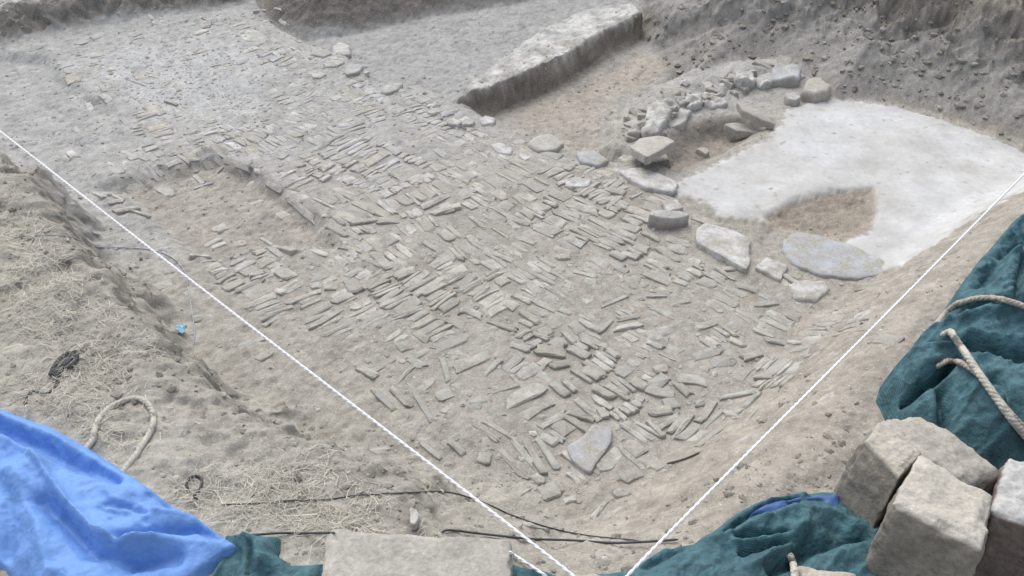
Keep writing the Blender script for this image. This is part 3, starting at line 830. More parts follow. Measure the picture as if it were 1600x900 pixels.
# ------------------------------------------------------------------ sheets of cloth lying in folds on the bank
COVERED = []
def sheet(name, outline, zref, h, edge, folds, mat, label, cat, base=0.0, step=0.006, rip=(0.012, 7, 0.6, 2.5), seed=1, clip=0.02, group=None):
    poly = P(outline, zref)
    COVERED.append(poly)
    x0, y0 = poly.min(0) - 0.03; x1, y1 = poly.max(0) + 0.03
    X, Y = np.meshgrid(np.arange(x0, x1, step), np.arange(y0, y1, step))
    s2 = X.shape; X = X.ravel(); Y = Y.ravel()
    d = sdist(X, Y, poly) + 0.006 * fbm(X, Y, 14, 2, seed)
    z = T(X, Y, False) + base + h * (1 - np.exp(-np.clip(d, 0, 9) / edge)) + 0.012 * ss(d, -0.002, 0.01)
    amp, fr, ang, an = rip
    ca, sa = math.cos(ang), math.sin(ang)
    u = ca * X + sa * Y; v = (-sa * X + ca * Y)
    u2 = u + 0.05 * fbm(X, Y, 5, 2, seed + 5); v2 = v + 0.04 * fbm(X, Y, 6, 2, seed + 8)
    rg = 1 - billow(u2 / an, v2, fr, 3, seed)
    body = ss(d, 0.0, 0.06)
    z = z + body * amp * (rg - 0.6) * 2
    cre = 1 - billow(u2 / an * 1.3 + 0.03 * fbm(X, Y, 30, 2, seed + 2), v2, fr * 3.1, 2, seed + 40)
    cre2 = 1 - billow(u2, v2 / 1.8, fr * 5.0, 2, seed + 44)
    z = z + body * (0.34 * amp * (cre - 0.6) + 0.16 * amp * (cre2 - 0.6)) * 2
    for pts, a, w in folds:
        dd = pdist(X, Y, P(pts, zref))
        prof = np.exp(-(dd / w) ** 1.6) if a < 0 else np.exp(-(np.sqrt(dd ** 2 + 1e-5) / w) ** 1.1)
        z = z + 1.3 * a * prof * ss(d, -0.005, 0.04 if abs(a) > .03 else 0.02)
    low = T(X, Y, False) + 0.014 + 0.006 * cre
    z = np.where(d > 0.004, np.maximum(z, low + 0.25 * np.maximum(z - low, -0.03)), z)
    z = np.where(d < 0, np.minimum(z, T(X, Y, False) + base * ss(d, -0.02, 0) - 0.6 * (-d) - 0.01), z)
    V2 = np.stack([X, Y, z], 1)
    ii = np.arange(len(X)).reshape(s2)
    q = np.stack([ii[:-1, :-1], ii[:-1, 1:], ii[1:, 1:], ii[1:, :-1]], -1).reshape(-1, 4)
    q = q[(d[q] > -clip).all(1)]
    used, inv = np.unique(q, return_inverse=True)
    c = V2[used].mean(0)
    me = mesh_np(name, V2[used] - c, inv.reshape(-1, 4))
    me.materials.append(M[mat])
    o = link(bpy.data.objects.new(name, me)); o.location = c
    tag(o, label, cat, group)
    return o

sheet('blue_tarpaulin', [(-260, 520), (0, 622), (70, 650), (130, 680), (240, 755), (330, 815), (367, 838), (352, 848), (270, 902), (180, 980), (60, 1000), (22, 905), (0, 872), (-260, 760)], 0.52, 0.085, 0.13,
      [([(-80, 630), (0, 664), (60, 690), (110, 716), (175, 742)], -0.0578, 0.0288), ([(-60, 618), (0, 642), (120, 696), (240, 772)], 0.022, 0.020), ([(60, 730), (130, 752), (200, 772)], 0.016, 0.03), ([(-40, 740), (30, 752), (70, 790)], 0.02, 0.03),
       ([(-60, 665), (0, 682), (50, 713), (80, 755), (110, 800), (150, 842), (190, 862), (245, 852)], 0.0374, 0.0144),
       ([(70, 790), (105, 820), (150, 868), (210, 882), (270, 862)], -0.0510, 0.0270), ([(195, 850), (260, 828), (310, 818), (362, 836)], -0.0374, 0.0180),
       ([(240, 805), (300, 800), (360, 834)], 0.0272, 0.0162), ([(170, 795), (205, 797), (232, 806)], -0.0204, 0.0108), ([(165, 806), (210, 812), (232, 824)], -0.0136, 0.0090),
       ([(235, 770), (290, 786)], -0.0170, 0.0126), ([(20, 760), (60, 820), (80, 900)], 0.0204, 0.0270), ([(-20, 720), (20, 790), (10, 860)], -0.0238, 0.0270)],
      'blue', 'bright blue tarpaulin spread in folds over the grassy bank', 'tarpaulin', base=0.015, rip=(0.016, 6, 2.4, 3.0), seed=3)

sheet('green_net', [(350, 832), (437, 836), (434, 866), (456, 882), (512, 878), (520, 960), (300, 985), (318, 915), (345, 876)], 0.46, 0.05, 0.03,
      [([(350, 850), (362, 880), (350, 905)], -0.10, 0.022), ([(385, 850), (405, 870), (412, 905)], 0.03, 0.014), ([(320, 890), (300, 905)], 0.03, 0.02), ([(395, 862), (392, 905)], -0.03, 0.008)],
      'green', 'dark green net sheet tucked under the blue tarpaulin tip', 'tarpaulin', base=0.0, rip=(0.02, 9, 1.1, 2.0), seed=9, group='green net sheets')

sheet('green_net', [(1600, 338), (1560, 362), (1520, 408), (1488, 455), (1462, 495), (1428, 520), (1416, 545), (1384, 572), (1382, 592), (1396, 625), (1405, 652), (1460, 720), (1640, 760), (1800, 700), (1800, 250), (1700, 280)], 0.52, 0.20, 0.05,
      [([(1590, 360), (1530, 420), (1492, 462)], 0.0405, 0.0300), ([(1605, 385), (1560, 420), (1525, 470)], -0.0405, 0.0260), ([(1570, 430), (1540, 480)], 0.0270, 0.0300), ([(1590, 420), (1572, 500)], -0.0405, 0.0140),
       ([(1600, 430), (1585, 500)], 0.0270, 0.0120), ([(1460, 506), (1520, 500), (1600, 512)], -0.0473, 0.0200),
       ([(1422, 528), (1450, 522), (1500, 530), (1560, 535), (1620, 545)], 0.0473, 0.0180), ([(1440, 556), (1470, 552), (1520, 570), (1580, 590), (1640, 600)], -0.1013, 0.0200),
       ([(1390, 580), (1430, 582), (1478, 578)], 0.0405, 0.0180), ([(1500, 552), (1560, 568), (1620, 580)], 0.0270, 0.0120),
       ([(1420, 628), (1455, 618), (1478, 600)], -0.0945, 0.0200), ([(1400, 605), (1450, 600)], 0.0135, 0.0200), ([(1480, 612), (1500, 650), (1555, 705)], 0.0540, 0.0350), ([(1540, 625), (1580, 690)], -0.0405, 0.0200),
       ([(1460, 640), (1470, 680)], -0.0675, 0.0180)],
      'green', 'bunched dark green net sheet tied with rope at the right edge', 'tarpaulin', base=0.0, rip=(0.034, 7, 0.5, 2.8), seed=21, group='green net sheets')

sheet('green_net', [(700, 905), (790, 866), (850, 876), (890, 892), (930, 882), (985, 880), (1012, 862), (1036, 846), (1082, 840), (1118, 818), (1150, 795), (1190, 775), (1250, 764), (1330, 758), (1400, 790), (1480, 900), (1500, 1000), (760, 1000)], 0.46, 0.07, 0.05,
      [([(1120, 852), (1148, 820), (1185, 798), (1250, 784)], 0.030, 0.018), ([(1122, 846), (1165, 812), (1236, 794)], -0.045, 0.013), ([(1135, 850), (1195, 824), (1240, 808)], 0.022, 0.018),
       ([(1150, 852), (1190, 849), (1226, 846)], -0.035, 0.010), ([(1145, 864), (1200, 860), (1240, 845)], 0.020, 0.012), ([(1155, 876), (1200, 870), (1232, 862)], -0.03, 0.010),
       ([(1170, 905), (1225, 870), (1252, 840), (1258, 822)], 0.032, 0.018), ([(1200, 905), (1255, 872), (1300, 856), (1345, 850)], -0.045, 0.020), ([(1280, 812), (1310, 817), (1345, 830)], 0.022, 0.022),
       ([(1275, 820), (1300, 840)], -0.02, 0.02), ([(1290, 890), (1350, 868)], 0.02, 0.03), ([(1010, 885), (1060, 862)], -0.03, 0.014), ([(1000, 882), (1040, 850)], 0.012, 0.014), ([(1060, 880), (1090, 900)], 0.012, 0.02),
       ([(800, 880), (850, 895)], 0.012, 0.012), ([(1110, 855), (1112, 858)], 0.02, 0.016)],
      'green', 'crumpled dark green net sheet along the bottom edge beside the stone blocks', 'tarpaulin', base=0.0, rip=(0.020, 8, 0.9, 2.6), seed=33, group='green net sheets', step=0.005)

sheet('blue_sheet_edge', [(1176, 786), (1196, 774), (1250, 762), (1316, 759), (1320, 790), (1262, 793), (1215, 795)], 0.53, 0.012, 0.02,
      [([(1238, 776), (1285, 773)], -0.02, 0.009), ([(1200, 782), (1250, 768), (1310, 765)], 0.006, 0.012), ([(1235, 788), (1330, 786)], -0.012, 0.008)],
      'bluedark', 'narrow strip of blue sheet showing above the green net beside the blocks', 'tarpaulin', base=0.058, rip=(0.008, 9, 0.9, 2.2), seed=35, step=0.004)

# ------------------------------------------------------------------ squared building stones
def block(name, top, ztop, bot, zbot, label, tint, r=0.12, rough=0.009, seed=1, n=40, cat='stone block', group='building stones weighing down the sheets', chips=0.022, side=None):
    """top and bottom outlines are four photo points each, in the same order"""
    tq = P(top, 0.0) if np.ndim(ztop) == 0 and False else np.array([np.array(U(p[0], p[1], z)).ravel() for p, z in zip(top, np.broadcast_to(ztop, 4))])
    bq = np.array(bot, float) if np.shape(bot) == (4, 2) and np.abs(bot).max() < 20 else tq + 0
    corners = np.zeros((2, 4, 3))
    corners[1, :, :2] = tq; corners[1, :, 2] = np.broadcast_to(ztop, 4)
    corners[0, :, :2] = bq; corners[0, :, 2] = zbot
    c0 = corners.reshape(-1, 3).mean(0)
    g_ = np.linspace(-1, 1, n)
    faces = []; verts = {}; vl = []
    def vid(p):
        k = tuple(np.round(p, 5))
        if k not in verts:
            verts[k] = len(vl); vl.append(p)
        return verts[k]
    for ax in range(3):
        for sg in (-1, 1):
            for i in range(n - 1):
                for j in range(n - 1):
                    qd = []
                    for (a, b) in ((i, j), (i + 1, j), (i + 1, j + 1), (i, j + 1)):
                        p = [0, 0, 0]; p[ax] = sg; p[(ax + 1) % 3] = g_[a]; p[(ax + 2) % 3] = g_[b]
                        qd.append(vid(p))
                    faces.append(qd if sg > 0 else qd[::-1])
    u = np.array(vl, float)
    inner = np.clip(u, -1 + r, 1 - r)
    dv = u - inner
    ln = np.linalg.norm(dv, axis=1)
    u = np.where(ln[:, None] > 1e-6, inner + dv / np.maximum(ln, 1e-6)[:, None] * np.minimum(ln, r)[:, None], u)
    # trilinear map; corner order: 0 (-,-) 1 (+,-) 2 (+,+) 3 (-,+)
    wx, wy, wz = (u[:, 0] + 1) / 2, (u[:, 1] + 1) / 2, (u[:, 2] + 1) / 2
    def quad(cr):
        return ((1 - wx) * (1 - wy))[:, None] * cr[0] + (wx * (1 - wy))[:, None] * cr[1] + (wx * wy)[:, None] * cr[2] + ((1 - wx) * wy)[:, None] * cr[3]
    v = quad(corners[0]) * (1 - wz)[:, None] + quad(corners[1]) * wz[:, None]
    v = v - c0
    dirn = v / (np.linalg.norm(v, axis=1)[:, None] + 1e-6)
    nz = fbm3(v + seed * 3.7, 11, 4, seed)
    nz2 = fbm3(v + seed * 1.7, 42, 4, seed + 5)
    nz3 = fbm3(v + seed * 5.1, 6, 2, seed + 9)
    edge_ = np.clip((np.sort(np.abs(np.array(vl)), axis=1)[:, 1] - 0.72) / 0.28, 0, 1)
    v = v + dirn * (rough * (nz + 0.75 * nz2) - chips * edge_ * np.clip(nz * 2.2 + 0.2, 0, 1.4) + rough * nz3)[:, None]
    f = np.array(faces)
    # outward check
    a, b, c = v[f[:, 0]], v[f[:, 1]], v[f[:, 2]]
    nrm = np.cross(b - a, c - a)
    if (np.sum(nrm * (a + c) / 2, 1) < 0).mean() > 0.5: f = f[:, ::-1]
    me = mesh_np(name, v, f)
    col = np.array(tint) * (1 + 0.14 * nz + 0.10 * nz2)[:, None]
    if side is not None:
        m = ss(-np.array(vl)[:, 2], -0.985, -0.90)[:, None] * 0.92  # everything below the top painted darker: soil brown plus shade
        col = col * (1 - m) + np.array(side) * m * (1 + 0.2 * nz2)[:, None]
    colour_attr(me, np.clip(col, 0.02, .8)); me.materials.append(M['block'])
    o = link(bpy.data.objects.new(name, me)); o.location = c0
    tag(o, label, cat, group)
    return o

def shift(top, ztop, d, grow=1.0, dx=0, dy=0):
    q = np.array([np.array(U(p[0], p[1], z)).ravel() for p, z in zip(top, np.broadcast_to(ztop, 4))])
    c = q.mean(0)
    return (q - c) * grow + c + np.array((dx, dy))

CRM = (.49, .458, .40)
t = [(1362, 652), (1455, 765), (1578, 735), (1432, 640)]
block('building_stone', t, 0.685, shift(t, 0.685, 0, 1.06), 0.42, 'rough speckled stone block at the back of the block pile, against the green net', (.40, .375, .33), r=0.22, rough=0.012, seed=4, chips=0.02)
t = [(1350, 684), (1407, 746), (1442, 706), (1374, 658)]
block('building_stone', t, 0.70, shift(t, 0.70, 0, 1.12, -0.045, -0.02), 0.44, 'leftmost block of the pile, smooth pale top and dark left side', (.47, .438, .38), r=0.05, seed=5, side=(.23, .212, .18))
t = [(1392, 784), (1540, 860), (1556, 772), (1438, 708)]
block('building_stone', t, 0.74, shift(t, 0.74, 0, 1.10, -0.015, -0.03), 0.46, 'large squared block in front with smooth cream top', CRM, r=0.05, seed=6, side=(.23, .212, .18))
t = [(1546, 800), (1700, 850), (1720, 720), (1572, 716)]
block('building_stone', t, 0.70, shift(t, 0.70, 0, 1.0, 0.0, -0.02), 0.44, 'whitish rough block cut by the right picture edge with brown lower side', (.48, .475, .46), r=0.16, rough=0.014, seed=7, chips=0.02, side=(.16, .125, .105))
t = [(504, 905), (792, 912), (796, 850), (520, 828)]
t = [(498, 925), (798, 925), (800, 842), (512, 822)]
block('building_stone', t, 0.58, shift(t, 0.58, 0, 1.02, 0.0, 0.0), 0.44, 'broad flat grey stone block at the bottom edge, left of the strings', (.40, .38, .34), r=0.05, seed=8, rough=0.005)
t = [(878, 935), (975, 935), (950, 893), (892, 891)]
block('building_stone', t, 0.57, shift(t, 0.57, 0, 1.02), 0.45, 'small rounded stone at the bottom edge between the two string ends', (.42, .38, .31), r=0.5, seed=9, rough=0.01, n=14)
t = [(1235, 930), (1360, 940), (1340, 893), (1246, 880)]
block('building_stone', t, 0.64, shift(t, 0.64, 0, 1.02), 0.46, 'flat tan stone at the bottom edge under the rope end', (.44, .40, .335), r=0.18, seed=10, rough=0.006, n=16)

# ------------------------------------------------------------------ ropes, strings, cords
def smooth_path(pts, n):
    p = np.array(pts, float)
    if len(p) == 2:
        t = np.linspace(0, 1, n)[:, None]
        return p[0] * (1 - t) + p[1] * t
    q = np.vstack([2 * p[0] - p[1], p, 2 * p[-1] - p[-2]])
    out = []
    m = len(p) - 1
    for i in range(m):
        a, b, c, d = q[i], q[i + 1], q[i + 2], q[i + 3]
        k = max(3, n // m)
        for t in np.linspace(0, 1, k, endpoint=(i == m - 1)):
            out.append(0.5 * ((2 * b) + (-a + c) * t + (2 * a - 5 * b + 4 * c - d) * t * t + (-a + 3 * b - 3 * c + d) * t ** 3))
    return np.array(out)

def tube_data(path, rad, k=7):
    path = np.asarray(path, float); n = len(path)
    tan = np.gradient(path, axis=0); tan /= np.linalg.norm(tan, axis=1)[:, None] + 1e-9
    up = np.array((0, 0, 1.0)); side = np.cross(tan, up)
    bad = np.linalg.norm(side, axis=1) < 0.1
    side[bad] = np.cross(tan[bad], (1, 0, 0.0))
    side /= np.linalg.norm(side, axis=1)[:, None]
    nup = np.cross(side, tan)
    a = np.arange(k) / k * 2 * np.pi
    rad = np.array(np.broadcast_to(rad, n), float)
    rad[0] *= 0.1; rad[-1] *= 0.1
    if n > 6: rad[1] *= 0.8; rad[-2] *= 0.8
    v = (path[:, None, :] + rad[:, None, None] * (np.cos(a)[None, :, None] * side[:, None, :] + np.sin(a)[None, :, None] * nup[:, None, :])).reshape(-1, 3)
    f = []
    i = np.arange(n - 1)[:, None] * k; j = np.arange(k)[None, :]; j2 = (j + 1) % k
    q = np.stack([i + j, i + j2, i + k + j2, i + k + j], -1).reshape(-1, 4)
    return v, q, side, nup

def cord(name, pts, r, mat, label, cat, n=120, strands=0, pitch=0.03, group=None, parent=None):
    path = smooth_path(pts, n)
    vs, qs, off = [], [], 0
    if strands:
        seg = np.concatenate([[0], np.cumsum(np.linalg.norm(np.diff(path, axis=0), axis=1))])
        m = int(seg[-1] / 0.004) + 8
        tt = np.linspace(0, seg[-1], m)
        path = np.stack([np.interp(tt, seg, path[:, k]) for k in range(3)], 1)
        _, _, s, u = tube_data(path, r, 3)
        for k in range(strands):
            ph = tt / pitch * 2 * np.pi + k * 2 * np.pi / strands
            sub = path + (0.36 * r) * (np.cos(ph)[:, None] * s + np.sin(ph)[:, None] * u)
            v, q, _, _ = tube_data(sub, r * 0.68, 8)
            vs.append(v); qs.append(q + off); off += len(v)
    else:
        v, q, _, _ = tube_data(path, r, 8)
        vs.append(v); qs.append(q)
    v = np.concatenate(vs); c = v.mean(0)
    me = mesh_np(name, v - c, np.concatenate(qs)); me.materials.append(M[mat])
    o = link(bpy.data.objects.new(name, me)); o.location = c
    if label: tag(o, label, cat, group)
    return o

dg = bpy.context.evaluated_depsgraph_get()
def drop(px, py, guess=0.5, lift_=0.0):
    """first surface behind the photo point, so a cord lies on what is built there"""
    xc, yd = (px - 800) / F, (py - 450) / F
    d = Vector((xc, CP - SP * yd, -(SP + CP * yd))).normalized()
    hit, loc, nrm, _, _, _ = scene.ray_cast(dg, Vector((0, 0, CAM_Z)), d)
    return (loc.x, loc.y, loc.z + lift_)

def laid(pts, r, lift_=0.0):
    q = smooth_path([(p[0], p[1], 0) for p in pts], 5 * len(pts))
    return [drop(p[0], p[1], lift_=r + lift_) for p in q]

bpy.context.view_layer.update()
dg = bpy.context.evaluated_depsgraph_get()

def w3(px, py, z):
    x, y = U(px, py, z); return (float(x), float(y), z)
g = 'white setting-out strings'
A, B = np.array(w3(0, 205, 0.58)), np.array(w3(885, 891, 0.58))
far = A + (A - B) * 0.45
mid = 0.5 * (A + B)
cord('white_string', [tuple(far - np.array((0, 0, .3))), tuple(far), tuple(A), tuple(mid - np.array((0, 0, .006))), tuple(B), tuple(B + (B - A) * 0.04 - np.array((0, 0, .06)))], 0.0047, 'string',
     'taut white string running from the left edge down to the bottom centre', 'string', 160, 2, 0.05, g)
A, B = np.array(w3(1600, 272, 0.58)), np.array(w3(1000, 879, 0.58))
far = A + (A - B) * 0.45
cord('white_string', [tuple(far - np.array((0, 0, .5))), tuple(far), tuple(A), tuple(0.5 * (A + B) - np.array((0, 0, .004))), tuple(B), tuple(B + (B - A) * 0.03 - np.array((0, 0, .05)))], 0.0047, 'string',
     'taut white string running from the right edge down to the green net', 'string', 160, 2, 0.05, g)
cord('white_string', laid([(796, 868), (815, 880), (836, 894), (856, 908)], 0.004, 0.012), 0.0048, 'string', 'short loose white string end beside the broad grey stone at the bottom', 'string', 40, 2, 0.05, g)

g = 'ropes tying the green net'
cord('rope', [drop(1462, 508, lift_=-0.01), drop(1472, 497, lift_=0.012)] + laid([(1492, 482), (1520, 474), (1550, 473), (1580, 480), (1620, 494), (1680, 510)], 0.011, 0.01), 0.0105, 'rope',
     'tan rope arching over the top of the bunched green net', 'rope', 90, 3, 0.05, g)
cord('rope', [drop(1472, 522, lift_=-0.01)] + laid([(1480, 530), (1498, 556), (1520, 590), (1545, 626), (1572, 664), (1602, 700), (1640, 740)], 0.012, 0.022), 0.0115, 'oldrope',
     'pale rope running diagonally down across the green net to the blocks', 'rope', 90, 3, 0.05, g)
cord('rope', [drop(1462, 573, lift_=0.0)] + laid([(1478, 570), (1500, 574), (1530, 596), (1560, 634), (1590, 668), (1625, 700)], 0.010, 0.008), 0.0095, 'rope',
     'tan rope beneath the diagonal one, coming out of a fold of net', 'rope', 90, 3, 0.05, g)
cord('rope', laid([(1240, 925), (1239, 900), (1236, 886), (1232, 874)], 0.010, 0.012), 0.0105, 'oldrope', 'short stub of thick pale rope end standing at the bottom edge', 'rope', 30, 3, 0.04, g)
lp = laid([(146, 690), (152, 664), (166, 645), (184, 633), (208, 625), (228, 630), (240, 648), (238, 672), (224, 696), (212, 716)], 0.007)
a0, a1 = np.array(lp[0]), np.array(lp[-1])
lp = [tuple(a0 + (-0.01, -0.09, 0.0)), tuple(a0 + (-0.008, -0.04, 0.0))] + lp + [tuple(a1 + (-0.012, -0.04, 0.0)), tuple(a1 + (-0.02, -0.09, 0.0))]
cord('rope_loop', lp, 0.0105, 'oldrope', 'dusty hemp rope in an open loop beside the blue tarpaulin', 'rope', 120, 3, 0.05)
cord('dark_rope', laid([(340, 790), (400, 788), (460, 783), (510, 782), (560, 775), (640, 771), (700, 770), (755, 786), (800, 806), (860, 826), (920, 838), (1000, 846)], 0.002, 0.002), 0.0024, 'cable',
     'thin dark cord lying over the dry grass above the bottom stone', 'cord', 160)
cord('dark_rope', [drop(366, 842, lift_=0.01), drop(435, 837, lift_=.012), drop(480, 837, lift_=0.012), drop(525, 836, lift_=0.01)], 0.0034, 'cable', 'short dark cord from the blue tarpaulin tip to the broad grey stone', 'cord', 60)
cord('dark_rope', [drop(690, 833, lift_=0.004), drop(704, 831, lift_=0.008), drop(760, 838, lift_=.010), drop(830, 845, lift_=0.010), drop(900, 848, lift_=0.012), drop(960, 852, lift_=.012), drop(1025, 850, lift_=.014), drop(1060, 846, lift_=.01)], 0.0036, 'cable',
     'dark cord stretched from the broad grey stone to the green net', 'cord', 80)
cord('dark_strap', laid([(38, 634), (46, 618), (54, 612), (66, 617), (78, 614), (90, 600), (98, 588)], 0.004), 0.005, 'strap', 'thin dark strap curling up from the blue tarpaulin on the left', 'strap', 60)
cord('dark_strap', laid([(84, 600), (94, 585), (104, 572), (116, 560), (118, 552), (108, 562), (94, 578), (80, 588), (92, 566), (110, 554), (122, 562), (106, 580)], 0.005, 0.003), 0.0075, 'strap', 'bunched dark strap end lying on the dry grass at left', 'strap', 60)
cord('dark_ring', laid([(296, 772), (292, 758), (298, 748), (310, 746), (316, 754), (312, 768), (304, 776), (310, 782)], 0.002, 0.003), 0.0045, 'strap', 'small dark loop of cord at the edge of the blue tarpaulin', 'cord', 60)
cord('pale_blue_cord', laid([(20, 372), (66, 368), (110, 371), (150, 386), (200, 388), (240, 392), (270, 404), (288, 424), (294, 450), (300, 486), (304, 520), (302, 540)], 0.002, 0.002), 0.0024, 'plastic',
     'thin faded blue plastic cord trailing over the left bank edge', 'cord', 140)
cord('twig', laid([(1042, 726), (1058, 722), (1076, 716), (1094, 708)], 0.003, 0.003), 0.0034, 'twig', 'thin dark twig on bare soil near the right string', 'twig', 40)

# crumpled plastic scrap on the bank edge
def scrap(name, px, py, size, mat, label, cat, seed):
    c = np.array(drop(px, py))
    r = np.random.RandomState(seed)
    n = 13
    X, Y = np.meshgrid(np.linspace(-1, 1, n), np.linspace(-1, 1, n))
    Zf = 0.5 * np.abs(fbm(X.ravel() + seed, Y.ravel(), 1.7, 3, seed)) * 1.6
    v = np.stack([X.ravel() * size * (0.7 + 0.2 * Y.ravel()), Y.ravel() * size * 0.9, Zf * size + 0.004], 1)
    v[:, :2] += 0.25 * size * np.stack([fbm(X.ravel(), Y.ravel(), 1.2, 2, seed + 4), fbm(X.ravel(), Y.ravel(), 1.2, 2, seed + 6)], 1)
    ii = np.arange(n * n).reshape(n, n)
    q = np.stack([ii[:-1, :-1], ii[:-1, 1:], ii[1:, 1:], ii[1:, :-1]], -1).reshape(-1, 4)
    me = mesh_np(name, v, q); me.materials.append(M[mat])
    o = link(bpy.data.objects.new(name, me)); o.location = c
    md = o.modifiers.new('thickness', 'SOLIDIFY'); md.thickness = 0.002
    tag(o, label, cat)
scrap('plastic_scrap', 283, 518, 0.028, 'bluescrap', 'crumpled light blue plastic scrap on the left bank edge', 'scrap', 3)
slab('stone_chip', [(640, 788), (650, 792), (656, 806), (650, 822), (641, 820)], 0.035, 0.03, 'thin pale upright stone chip in the grass above the broad block', 'stone', zref=0.45, tint=(.50, .49, .46), bevel=0.004, n=18, tilt=(0.1, -0.3))

# ------------------------------------------------------------------ loose soil: clods and pebbles nobody could count
def scatter(name, n, pick, smin, smax, tints, flat=0.6, seed=5, mat='stone', parent=None):
    r = np.random.RandomState(seed)
    x, y, w = pick(r, n)
    ok = r.rand(len(x)) < w
    x, y = x[ok], y[ok]
    z = T(x, y)
    s = smin * (smax / smin) ** (r.rand(len(x)) ** 2.2)
    ang = r.rand(len(x)) * 6.28
    ico = [(0, 0, 1)] + [(math.cos(a) * .95, math.sin(a) * .95, .35) for a in np.arange(6) * 1.047] + [(math.cos(a) * .9, math.sin(a) * .9, -.5) for a in np.arange(6) * 1.047 + .5]
    ico = np.array(ico)
    tri = []
    for i in range(6):
        j = (i + 1) % 6
        tri += [(0, 1 + i, 1 + j), (1 + i, 7 + i, 1 + j), (1 + j, 7 + i, 7 + j)]
    tri = np.array(tri)
    vv = ico[None] * (1 + 0.22 * np.clip(r.randn(len(x), len(ico), 1), -2, 2))
    el = r.uniform(0.5, 1.0, len(x))
    X = vv[:, :, 0] * s[:, None]; Y = vv[:, :, 1] * (s * el)[:, None]; Z = vv[:, :, 2] * (s * flat)[:, None]
    xx = np.cos(ang)[:, None] * X - np.sin(ang)[:, None] * Y + x[:, None]
    yy = np.sin(ang)[:, None] * X + np.cos(ang)[:, None] * Y + y[:, None]
    zz = Z + z[:, None] - (s * flat * 0.05)[:, None]
    v = np.stack([xx, yy, zz], -1).reshape(-1, 3)
    f = (tri[None] + (np.arange(len(x)) * len(ico))[:, None, None]).reshape(-1, 3)
    me = mesh_np(name, v, f, smooth=False)
    t = np.array(tints)[r.randint(0, len(tints), len(x))] * r.uniform(0.8, 1.2, (len(x), 1))
    colour_attr(me, np.repeat(t, len(ico), 0)); me.materials.append(M[mat])
    o = link(bpy.data.objects.new(name, me), parent); tag(o, kind='stuff')
    return o

def pick_floor(r, n):
    x = r.uniform(-4, 3.2, n); y = r.uniform(1.4, 7, n)
    w = ss(-sdist(x, y, PLASTER), 0.0, 0.05) * ss(-sdist(x, y, SPOIL), -0.05, 0.05)
    w *= np.clip(0.35 + 0.8 * fbm(x, y, 1.7, 2, 91), 0.05, 1) * (1 - 0.6 * ss(sdist(x, y, ROOM_BACK), -.1, .1))
    return x, y, w
o = scatter('loose_grit', 34000, pick_floor, 0.0025, 0.014, [(.40, .39, .36), (.33, .30, .25), (.45, .44, .41), (.29, .26, .21)], 0.6, 5, 'stone')
o['label'] = 'loose grit and small stone chips over the trench floor'; o['category'] = 'grit'
def pick_paving(r, n):
    x = r.uniform(bx0, bx1, n); y = r.uniform(by0, by1, n)
    return x, y, ss(np.maximum(sdist(x, y, PAVED), sdist(x, y, COBBLE)), -0.08, 0.08) * np.clip(0.6 + 0.8 * fbm(x, y, 2.2, 2, 97), 0.15, 1)
o = scatter('stone_chips', 15000, pick_paving, 0.005, 0.020, [(.42, .41, .38), (.36, .345, .315), (.46, .45, .425), (.33, .31, .275)], 0.42, 15, 'paver')
o['label'] = 'small stone chips between the paving stones'; o['category'] = 'stone chips'
def pick_spoil(r, n):
    x = r.uniform(0.8, 5, n); y = r.uniform(3.2, 8, n)
    return x, y, ss(sdist(x, y, SPOIL), -0.08, 0.15) * np.clip(0.35 + 1.6 * fbm(x, y, 2, 3, 93), 0.03, 1)
o = scatter('soil_clods', 17000, pick_spoil, 0.004, 0.034, [(.24, .22, .19), (.28, .26, .23), (.20, .185, .16), (.30, .285, .26)], 0.6, 6, 'ground')
o['label'] = 'crumbled soil clods over the spoil bank'; o['category'] = 'soil clods'
def pick_bank(r, n):
    x = r.uniform(-4.5, 1.2, n); y = r.uniform(0.9, 5, n)
    d = sdist(x, y, BANK)
    return x, y, ss(d, -0.35, -0.1) * (1 - 0.75 * ss(d, 0.2, 0.5)) * np.clip(0.4 + fbm(x, y, 3, 2, 95), 0.05, 1)
o = scatter('bank_crumbs', 24000, pick_bank, 0.0025, 0.020, [(.27, .25, .215), (.32, .30, .26), (.23, .21, .18)], 0.55, 8, 'ground')
o['label'] = 'crumbled soil along the edges of the near bank'; o['category'] = 'soil crumbs'

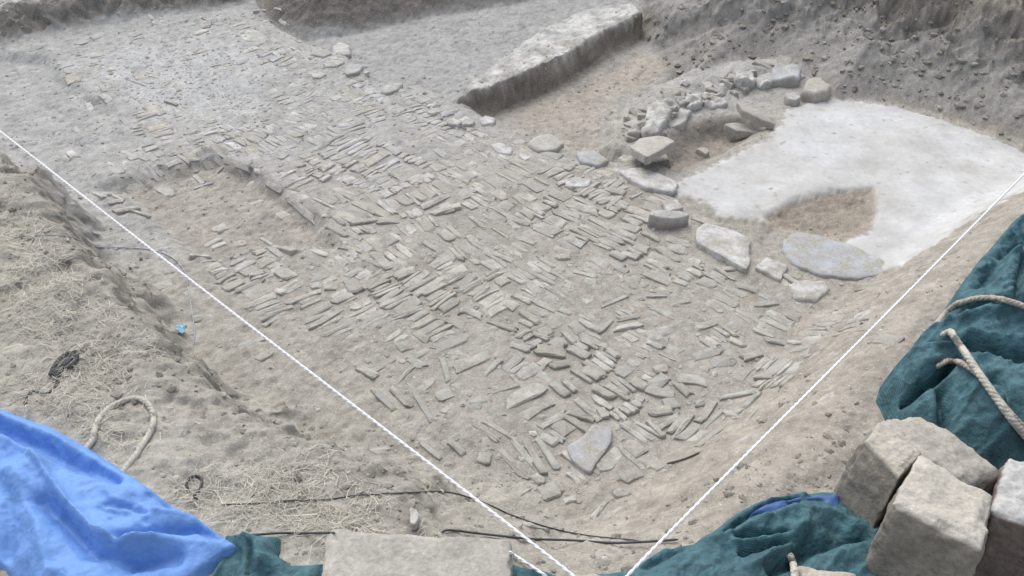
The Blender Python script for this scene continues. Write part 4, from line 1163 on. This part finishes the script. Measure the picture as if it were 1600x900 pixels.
# ------------------------------------------------------------------ dry grass on the near bank
def straw(name, n, seed):
    r = np.random.RandomState(seed)
    x = r.uniform(-4.2, 0.35, n); y = r.uniform(0.85, 4.6, n)
    d = sdist(x, y, BANK)
    tuft = fbm(x, y, 3.5, 3, 101)
    w = ss(d, 0.02, 0.3) * np.clip(0.34 + 2.2 * tuft, 0.01, 1) * (1 - ss(x, -0.1, 0.3))
    w *= np.clip(2.1 / np.maximum(np.hypot(x, y) - 0.2, 1), 0.5, 1)
    for cov in COVERED:
        w = w * (sdist(x, y, cov) < -0.05)
    ok = r.rand(n) < w
    x, y = x[ok], y[ok]; m = len(x)
    z = T(x, y)
    ln = r.uniform(0.015, 0.075, m) * np.where(r.rand(m) < 0.08, 1.9, 1); wd = r.uniform(0.0006, 0.0014, m)
    a = r.rand(m) * 6.28 + 0.0
    rise = np.where(r.rand(m) < 0.10, r.uniform(0.25, 0.6, m), r.uniform(0.0, 0.18, m))
    bend = r.normal(0, 0.5, m)
    V_, F_ = [], []
    K = 3
    pts = []
    for k in range(K):
        t = k / (K - 1)
        aa = a + bend * t
        px = x + np.cos(aa) * ln * t; py = y + np.sin(aa) * ln * t
        pz = z + 0.003 + ln * rise * np.sin(t * 2.4) * 0.8 
        pts.append((px, py, pz, aa))
    zc = [T(p[0], p[1], False) for p in pts]
    z0 = T(x, y, False)
    V_ = np.zeros((m, K, 2, 3))
    for k, (px, py, pz, aa) in enumerate(pts):
        pz = pz + (zc[k] - z0)
        wk = wd * (1 - 0.8 * k / (K - 1))
        for s, sg in ((0, -1), (1, 1)):
            V_[:, k, s, 0] = px - np.sin(aa) * wk * sg; V_[:, k, s, 1] = py + np.cos(aa) * wk * sg; V_[:, k, s, 2] = pz
    base = (np.arange(m) * K * 2)[:, None]
    q = np.concatenate([base + np.array([[2 * k, 2 * k + 1, 2 * k + 3, 2 * k + 2]]) for k in range(K - 1)])
    me = mesh_np(name, V_.reshape(-1, 3), q)
    t = np.array([(.53, .50, .425), (.45, .42, .35), (.59, .565, .49), (.38, .355, .30)])[r.randint(0, 4, m)] * r.uniform(0.85, 1.12, (m, 1))
    colour_attr(me, np.repeat(t, K * 2, 0)); me.materials.append(M['straw'])
    o = link(bpy.data.objects.new(name, me))
    tag(o, 'matted dry yellow grass over the near left bank', 'dry grass', kind='stuff')
straw('dry_grass', 330000, 12)
